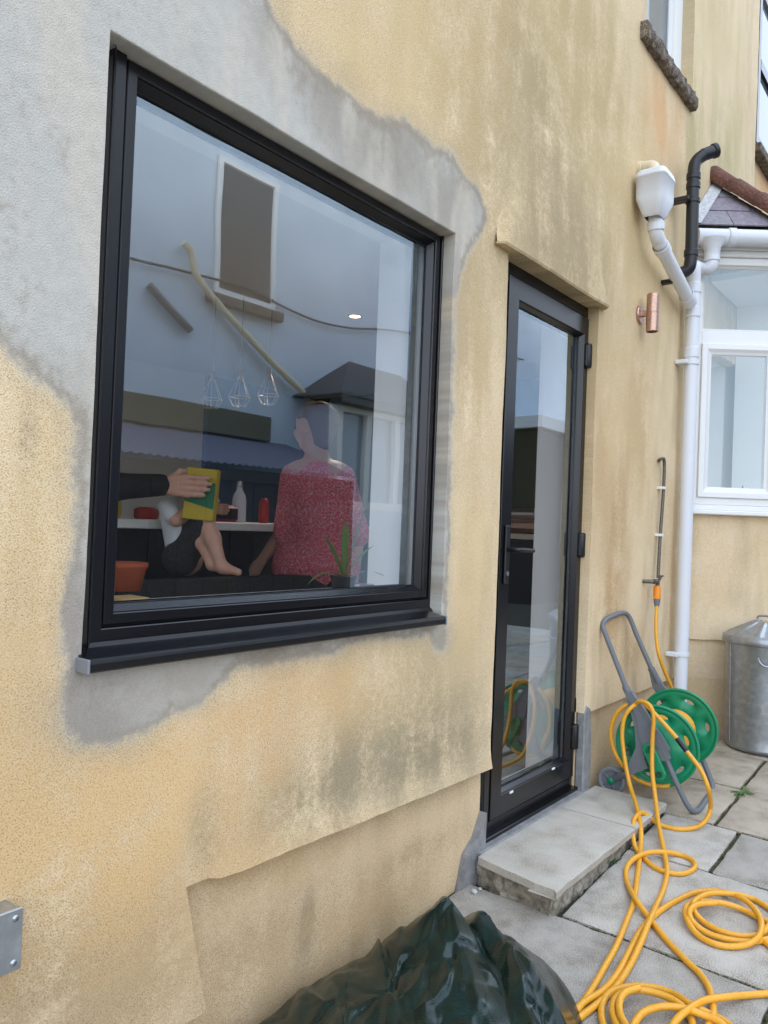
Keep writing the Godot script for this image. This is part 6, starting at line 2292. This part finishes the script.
		rod(st, c + Vector3(0, 0.04, 0), c + Vector3(0, 0.10, 0), 0.014, -1, 12)
		put("lamp_holder", done(st), M.brass, pl)
	# the lit ceiling downlight
	var dl := at_plane(355, 316, Vector3(0, 2.45, 0), Vector3.UP)
	var lamp := thing("downlight", "lit round downlight set in the kitchen ceiling", "downlight", dl)
	st = start()
	lathe(st, dl + Vector3(0, -0.004, 0), Vector3.UP, [[0.032, 0.0], [0.045, -0.002], [0.047, 0.004]], 24, true)
	put("bezel", done(st), M.steel, lamp)
	st = start()
	lathe(st, dl + Vector3(0, -0.003, 0), Vector3.DOWN, [[0.0, 0.001], [0.032, 0.0]], 24)
	put("bulb", done(st), M.lit, lamp)
	var spot := SpotLight3D.new()
	spot.name = "downlight_beam"
	spot.light_energy = 1.0
	spot.light_color = c8(255, 234, 210)
	spot.light_size = 0.03
	spot.spot_angle = 65.0
	spot.spot_range = 12.0
	spot.spot_attenuation = 2.0
	spot.shadow_enabled = true
	lamp.add_child(spot)
	spot.position = Vector3(0, -0.012, 0)
	spot.rotation_degrees.x = -90
	# kitchen run seen through the door
	var run := thing("kitchen_unit", "dark kitchen unit with pale worktop seen through the door", "kitchen unit", Vector3(-2.4, 0.14, -5.3))
	bx("cupboard", Vector3(-3.88, 0.14, -5.67), Vector3(-0.9, 1.16, -5.1), M.navy, run, 0.004)
	bx("worktop", Vector3(-3.88, 1.161, -5.67), Vector3(-0.88, 1.20, -5.06), M.worktop, run, 0.004)
	for k in 5:
		bx("cupboard_door", Vector3(-3.85 + k * 0.59, 0.24, -5.099), Vector3(-3.29 + k * 0.59, 1.13, -5.082), M.navy, run, 0.004)
	var to := Vector3(-1.35, 1.2005, -5.3)
	var toaster := thing("toaster", "copper and chrome toaster on the kitchen worktop", "toaster", to)
	st = start()
	box(st, to + Vector3(-0.16, 0.012, -0.09), to + Vector3(0.16, 0.11, 0.09), 0.03)
	put("base_shell", done(st), M.copper, toaster)
	st = start()
	box(st, to + Vector3(-0.155, 0.1105, -0.085), to + Vector3(0.155, 0.19, 0.085), 0.03)
	put("top_shell", done(st), M.chrome, toaster)
	for s: float in [-0.04, 0.04]:
		bx("slot", to + Vector3(-0.11, 0.188, s - 0.012), to + Vector3(0.11, 0.1925, s + 0.012), M.black, toaster, 0.001)
	bx("lever", to + Vector3(0.16, 0.10, -0.015), to + Vector3(0.185, 0.115, 0.015), M.black, toaster, 0.003)

# ---------------------------------------------------------------- people in the kitchen
func joined_mesh(meshes: Array) -> ArrayMesh:
	var st := SurfaceTool.new()
	st.begin(Mesh.PRIMITIVE_TRIANGLES)
	for m: ArrayMesh in meshes:
		st.append_from(m, 0, Transform3D.IDENTITY)
	return st.commit()

func head_bones(c: Vector3, face: Vector3, s: float) -> Array:
	var side := face.cross(Vector3.UP).normalized()
	var up := Vector3.UP
	return [
		[c + up * 0.03 * s - face * 0.018 * s, c + up * 0.03 * s + face * 0.012 * s, 0.078 * s, 0.074 * s],
		[c - up * 0.035 * s + face * 0.025 * s, c - up * 0.075 * s + face * 0.042 * s, 0.052 * s, 0.030 * s],
		[c + up * 0.015 * s + face * 0.084 * s, c - up * 0.018 * s + face * 0.103 * s, 0.008 * s, 0.013 * s],
		[c - up * 0.045 * s + face * 0.080 * s - side * 0.014 * s, c - up * 0.045 * s + face * 0.080 * s + side * 0.014 * s, 0.009 * s, 0.009 * s],
		[c + side * 0.074 * s + up * 0.016 * s, c + side * 0.076 * s - up * 0.022 * s, 0.013 * s, 0.009 * s],
		[c - side * 0.074 * s + up * 0.016 * s, c - side * 0.076 * s - up * 0.022 * s, 0.013 * s, 0.009 * s],
	]

func eyes(parent: Node, c: Vector3, face: Vector3, s: float) -> void:
	var side := face.cross(Vector3.UP).normalized()
	for k: float in [-1.0, 1.0]:
		var st := start()
		ball(st, c + side * (0.031 * k * s) + Vector3.UP * 0.004 * s + face * 0.078 * s, Vector3.ONE * 0.009 * s, 10)
		put("eye", done(st), M.black, parent)

# fingers reach along dir, the palm faces in; curl bends them towards in; side is where the thumb sits
func hand_bones(wrist: Vector3, dir: Vector3, inward: Vector3, side: Vector3, s: float, curl: float) -> Array:
	var out: Array = []
	var palm := wrist + dir * 0.085 * s
	for k in 4:
		var o := side * ((1.5 - k) * 0.021 * s)
		out.append([wrist + o * 0.5, palm + o, 0.017 * s, 0.012 * s])
		var l: float = [0.074, 0.082, 0.077, 0.060][k] * s
		var a := palm + o
		var d1 := dir.slerp(inward, curl * 0.3)
		var d2 := dir.slerp(inward, clampf(curl * 0.75, 0, 0.98))
		var d3 := dir.slerp(inward, clampf(curl, 0, 0.98))
		var b := a + d1 * l * 0.45
		var c := b + d2 * l * 0.32
		var e := c + d3 * l * 0.25
		out.append([a, b, 0.0095 * s, 0.0088 * s])
		out.append([b, c, 0.0088 * s, 0.0080 * s])
		out.append([c, e, 0.0080 * s, 0.0070 * s])
	var t0 := wrist + dir * 0.03 * s + side * 0.026 * s
	var t1 := t0 + (dir * 0.5 + side * 0.6 + inward * 0.5).normalized() * 0.042 * s
	var t2 := t1 + (dir * 0.7 + side * 0.1 + inward * 0.7).normalized() * 0.034 * s
	out.append([t0, t1, 0.014 * s, 0.011 * s])
	out.append([t1, t2, 0.011 * s, 0.008 * s])
	return out

func build_people() -> void:
	var R := view.x
	R.y = 0
	R = R.normalized()
	var T := view.z
	T.y = 0
	T = T.normalized()
	var U := Vector3.UP
	# the woman in the red flowered top, standing at the bar, looking along it
	var c := at_depth(318, 520, 3.7)
	var foot := Vector3(c.x, 0.14, c.z)
	var woman := thing("person", "person in red flowered top standing at the bar with back turned", "person", foot)
	var face := (-R * 0.85 - T * 0.5).normalized()
	var sd := R * 0.9 + T * 0.1
	var hip := foot + U * 0.86
	var chest := foot + U * 1.22 + face * 0.01
	var neck := foot + U * 1.40 + face * 0.02
	var head := foot + U * 1.535 + face * 0.05
	var skin: Array = [[hip - sd * 0.06, hip + sd * 0.06, 0.13, 0.13], [hip + U * 0.05, chest, 0.125, 0.135], [chest - sd * 0.08 + U * 0.08, chest + sd * 0.08 + U * 0.08, 0.085, 0.085], [chest + U * 0.12, neck, 0.06, 0.05], [neck, head, 0.048, 0.05]]
	skin += head_bones(head, face, 1.0)
	var top: Array = [[hip - sd * 0.085 + U * 0.02, hip + sd * 0.085 + U * 0.02, 0.135, 0.135], [hip + U * 0.02, hip + U * 0.2, 0.15, 0.128], [hip + U * 0.2, chest, 0.128, 0.138], [chest - sd * 0.075 + U * 0.055, chest + sd * 0.075 + U * 0.055, 0.085, 0.085], [chest + U * 0.12, neck - U * 0.03, 0.07, 0.055]]
	var legs: Array = []
	var hands: Array = []
	for k: float in [-1.0, 1.0]:
		var sh := chest + sd * (0.135 * k) + U * 0.085
		var el := sh + sd * (0.06 * k) - U * 0.26 - face * 0.03
		var wr := el + face * 0.16 - U * 0.15 - sd * (0.03 * k)
		if k > 0:
			wr = el - U * 0.235 + sd * 0.01 + face * 0.03
		skin.append([sh, el, 0.048, 0.038])
		skin.append([el, wr, 0.037, 0.026])
		top.append([sh, sh.lerp(el, 1.05), 0.056, 0.054])
		var d := (wr - el).normalized()
		hands += hand_bones(wr, d, face.cross(d).cross(d).normalized() if k < 0 else -sd, face, 0.95, 0.45)
		var hj := hip + sd * (0.085 * k)
		var kn := hj - U * 0.41 + face * 0.02
		var an := foot + sd * (0.09 * k) + U * 0.07 - face * 0.01
		skin.append([hj, kn, 0.085, 0.055])
		skin.append([kn, an, 0.055, 0.036])
		skin.append([an, an + face * 0.14 - U * 0.04, 0.036, 0.028])
		legs.append([hj + U * 0.02, kn, 0.100, 0.068])
		legs.append([kn, an + U * 0.02, 0.068, 0.052])
	put("body", joined_mesh([body_mesh(skin, 0.013, 0.035), body_mesh(hands, 0.005, 0.008)]), M.skin, woman)
	put("top", body_mesh(top, 0.014, 0.05), M.floral, woman)
	put("trousers", body_mesh(legs + [[hip - sd * 0.07, hip + sd * 0.07, 0.137, 0.137]], 0.016, 0.03), M.black_knit, woman)
	var hb: Array = [[head + U * 0.045 - face * 0.035, head + U * 0.05 + face * 0.0, 0.085, 0.080], [head - face * 0.06, head - U * 0.06 - face * 0.055, 0.065, 0.05], [head + U * 0.05 - face * 0.11, head + U * 0.03 - face * 0.13, 0.035, 0.03]]
	put("hair", body_mesh(hb, 0.011, 0.03), M.hair, woman)
	eyes(woman, head, face, 1.0)
	# the person reaching in from the left with a carton
	var H := at_depth(186, 485, 2.98)
	var wr2 := H - R * 0.085 - U * 0.004
	var el2 := at_depth(104, 487, 2.9)
	var sh2 := el2 - R * 0.17 + U * 0.16 - T * 0.12
	var base := Vector3(sh2.x, 0.14, sh2.z) - R * 0.10 - T * 0.15
	var man := thing("person", "person in black jumper whose arm holds out a yellow carton", "person", base)
	face = R
	sd = T
	hip = base + U * 0.90
	chest = base + U * 1.26
	neck = base + U * 1.46
	head = base + U * 1.60 + face * 0.03
	skin = [[hip - sd * 0.06, hip + sd * 0.06, 0.13, 0.13], [hip, chest, 0.125, 0.14], [chest - sd * 0.10 + U * 0.09, chest + sd * 0.10 + U * 0.09, 0.09, 0.09], [chest + U * 0.12, neck, 0.065, 0.055], [neck, head, 0.052, 0.055], [el2, wr2, 0.036, 0.029], [chest + sd * 0.17 + U * 0.12, el2, 0.05, 0.042]]
	skin += head_bones(head, face, 1.05)
	var jumper: Array = [[hip, chest, 0.15, 0.155], [chest - sd * 0.11 + U * 0.08, chest + sd * 0.11 + U * 0.08, 0.10, 0.10], [chest + sd * 0.17 + U * 0.12, el2, 0.072, 0.056], [el2, wr2 - R * 0.01, 0.054, 0.043]]
	var osh := chest - sd * 0.17 + U * 0.12
	var oel := osh - sd * 0.05 - U * 0.28
	var owr := oel + face * 0.05 - U * 0.24
	skin.append([osh, oel, 0.05, 0.042])
	skin.append([oel, owr, 0.04, 0.029])
	jumper.append([osh, oel, 0.072, 0.056])
	jumper.append([oel, owr, 0.054, 0.043])
	legs = []
	for k: float in [-1.0, 1.0]:
		var hj := hip + sd * (0.09 * k)
		var kn := hj - U * 0.43
		var an := base + sd * (0.09 * k) + U * 0.07
		skin.append([hj, kn, 0.085, 0.056])
		skin.append([kn, an, 0.056, 0.038])
		skin.append([an, an + face * 0.16 - U * 0.04, 0.038, 0.03])
		legs.append([hj, kn, 0.10, 0.07])
		legs.append([kn, an + U * 0.02, 0.07, 0.055])
	hands = hand_bones(wr2, R, -T, U, 1.05, 0.12)
	hands += hand_bones(owr, -U, T, face, 1.0, 0.4)
	put("body", joined_mesh([body_mesh(skin, 0.014, 0.035), body_mesh(hands, 0.0045, 0.008)]), M.skin, man)
	put("jumper", body_mesh(jumper, 0.014, 0.04), M.black_knit, man)
	put("trousers", body_mesh(legs + [[hip - sd * 0.07, hip + sd * 0.07, 0.14, 0.14]], 0.018, 0.03), M.charcoal, man)
	put("hair", body_mesh([[head + U * 0.05 - face * 0.02, head + U * 0.045 + face * 0.01, 0.086, 0.078], [head - face * 0.05, head - U * 0.03 - face * 0.05, 0.06, 0.04]], 0.013, 0.03), M.hair, man)
	eyes(man, head, face, 1.05)
	# the carton in the hand: yellow with a green band
	var bc := at_depth(199, 494, 3.0) - T * 0.042
	var ct := Transform3D(Basis(R, U, T).rotated(T, -0.06), bc)
	var carton := thing("carton", "yellow and green food carton held out by a hand", "carton", bc - U * 0.1)
	var st := start()
	box(st, Vector3(-0.060, -0.10, -0.03), Vector3(0.060, 0.10, 0.03), 0.003, ct)
	put("box", done(st), M.yellow, carton)
	st = start()
	prism(st, PackedVector2Array([Vector2(-0.058, -0.03), Vector2(0.058, -0.055), Vector2(0.058, 0.045), Vector2(0.0, 0.062), Vector2(-0.058, 0.04)]), ct.translated_local(Vector3(0, 0, 0.0302)), 0.001)
	put("printed_band", done(st), M.pack_green, carton)
	# the child sitting on the sofa back, knees up, behind the carton
	var ch_hip := at_depth(186, 545, 3.16)
	ch_hip.y = 1.065
	var child := thing("person", "small barefoot child in white shirt sitting up on the sofa back", "person", Vector3(ch_hip.x, 0.985, ch_hip.z))
	face = (R * 0.9 + T * 0.35).normalized()
	sd = face.cross(U).normalized()
	chest = ch_hip + U * 0.17 - face * 0.03
	neck = ch_hip + U * 0.25 - face * 0.02
	head = at_depth(200, 497, 3.16)
	skin = [[ch_hip - sd * 0.035, ch_hip + sd * 0.035, 0.07, 0.07], [ch_hip, chest, 0.07, 0.075], [chest, neck, 0.055, 0.034], [neck, head, 0.034, 0.036]]
	skin += head_bones(head, face, 0.82)
	var shorts: Array = [[ch_hip - sd * 0.03, ch_hip + sd * 0.03, 0.074, 0.074]]
	var vest: Array = [[ch_hip + U * 0.04, chest, 0.08, 0.083], [chest, neck - U * 0.02, 0.07, 0.05]]
	var knees := [at_depth(194, 522, 3.10), at_depth(206, 519, 3.06)]
	var ankles := [at_depth(212, 565, 3.05), at_depth(222, 567, 3.02)]
	hands = []
	for k in 2:
		var sgn := -1.0 if k == 0 else 1.0
		var kn: Vector3 = knees[k]
		var an: Vector3 = ankles[k]
		an.y = maxf(an.y, 1.02)
		skin.append([ch_hip + sd * 0.04 * sgn, kn, 0.044, 0.030])
		skin.append([kn, kn.lerp(an, 0.4), 0.030, 0.031])
		skin.append([kn.lerp(an, 0.4), an, 0.031, 0.020])
		skin.append([an, an + face * 0.075 - U * 0.016, 0.020, 0.015])
		shorts.append([ch_hip + sd * 0.04 * sgn, ch_hip.lerp(kn, 0.92), 0.056, 0.044])
		var sh := chest + sd * (0.09 * sgn) + U * 0.03
		var el := sh - U * 0.05 + face * 0.05 + sd * 0.01 * sgn
		var wr := el + face * 0.05 + U * 0.05 - sd * 0.03 * sgn
		skin.append([sh, el, 0.028, 0.024])
		skin.append([el, wr, 0.024, 0.018])
		vest.append([sh, sh.lerp(el, 0.6), 0.038, 0.036])
		hands += hand_bones(wr, face, -sd * sgn, U, 0.55, 0.3)
	put("body", joined_mesh([body_mesh(skin, 0.009, 0.02), body_mesh(hands, 0.004, 0.006)]), M.skin, child)
	put("shorts", body_mesh(shorts, 0.01, 0.02), M.charcoal, child)
	put("shirt", body_mesh(vest, 0.011, 0.025), M.white_cloth, child)
	put("hair", body_mesh([[head + U * 0.035 - face * 0.02, head + U * 0.03 + face * 0.01, 0.07, 0.064], [head - face * 0.04, head - U * 0.03 - face * 0.04, 0.05, 0.035]], 0.01, 0.02), M.hair, child)
	eyes(child, head, face, 0.82)
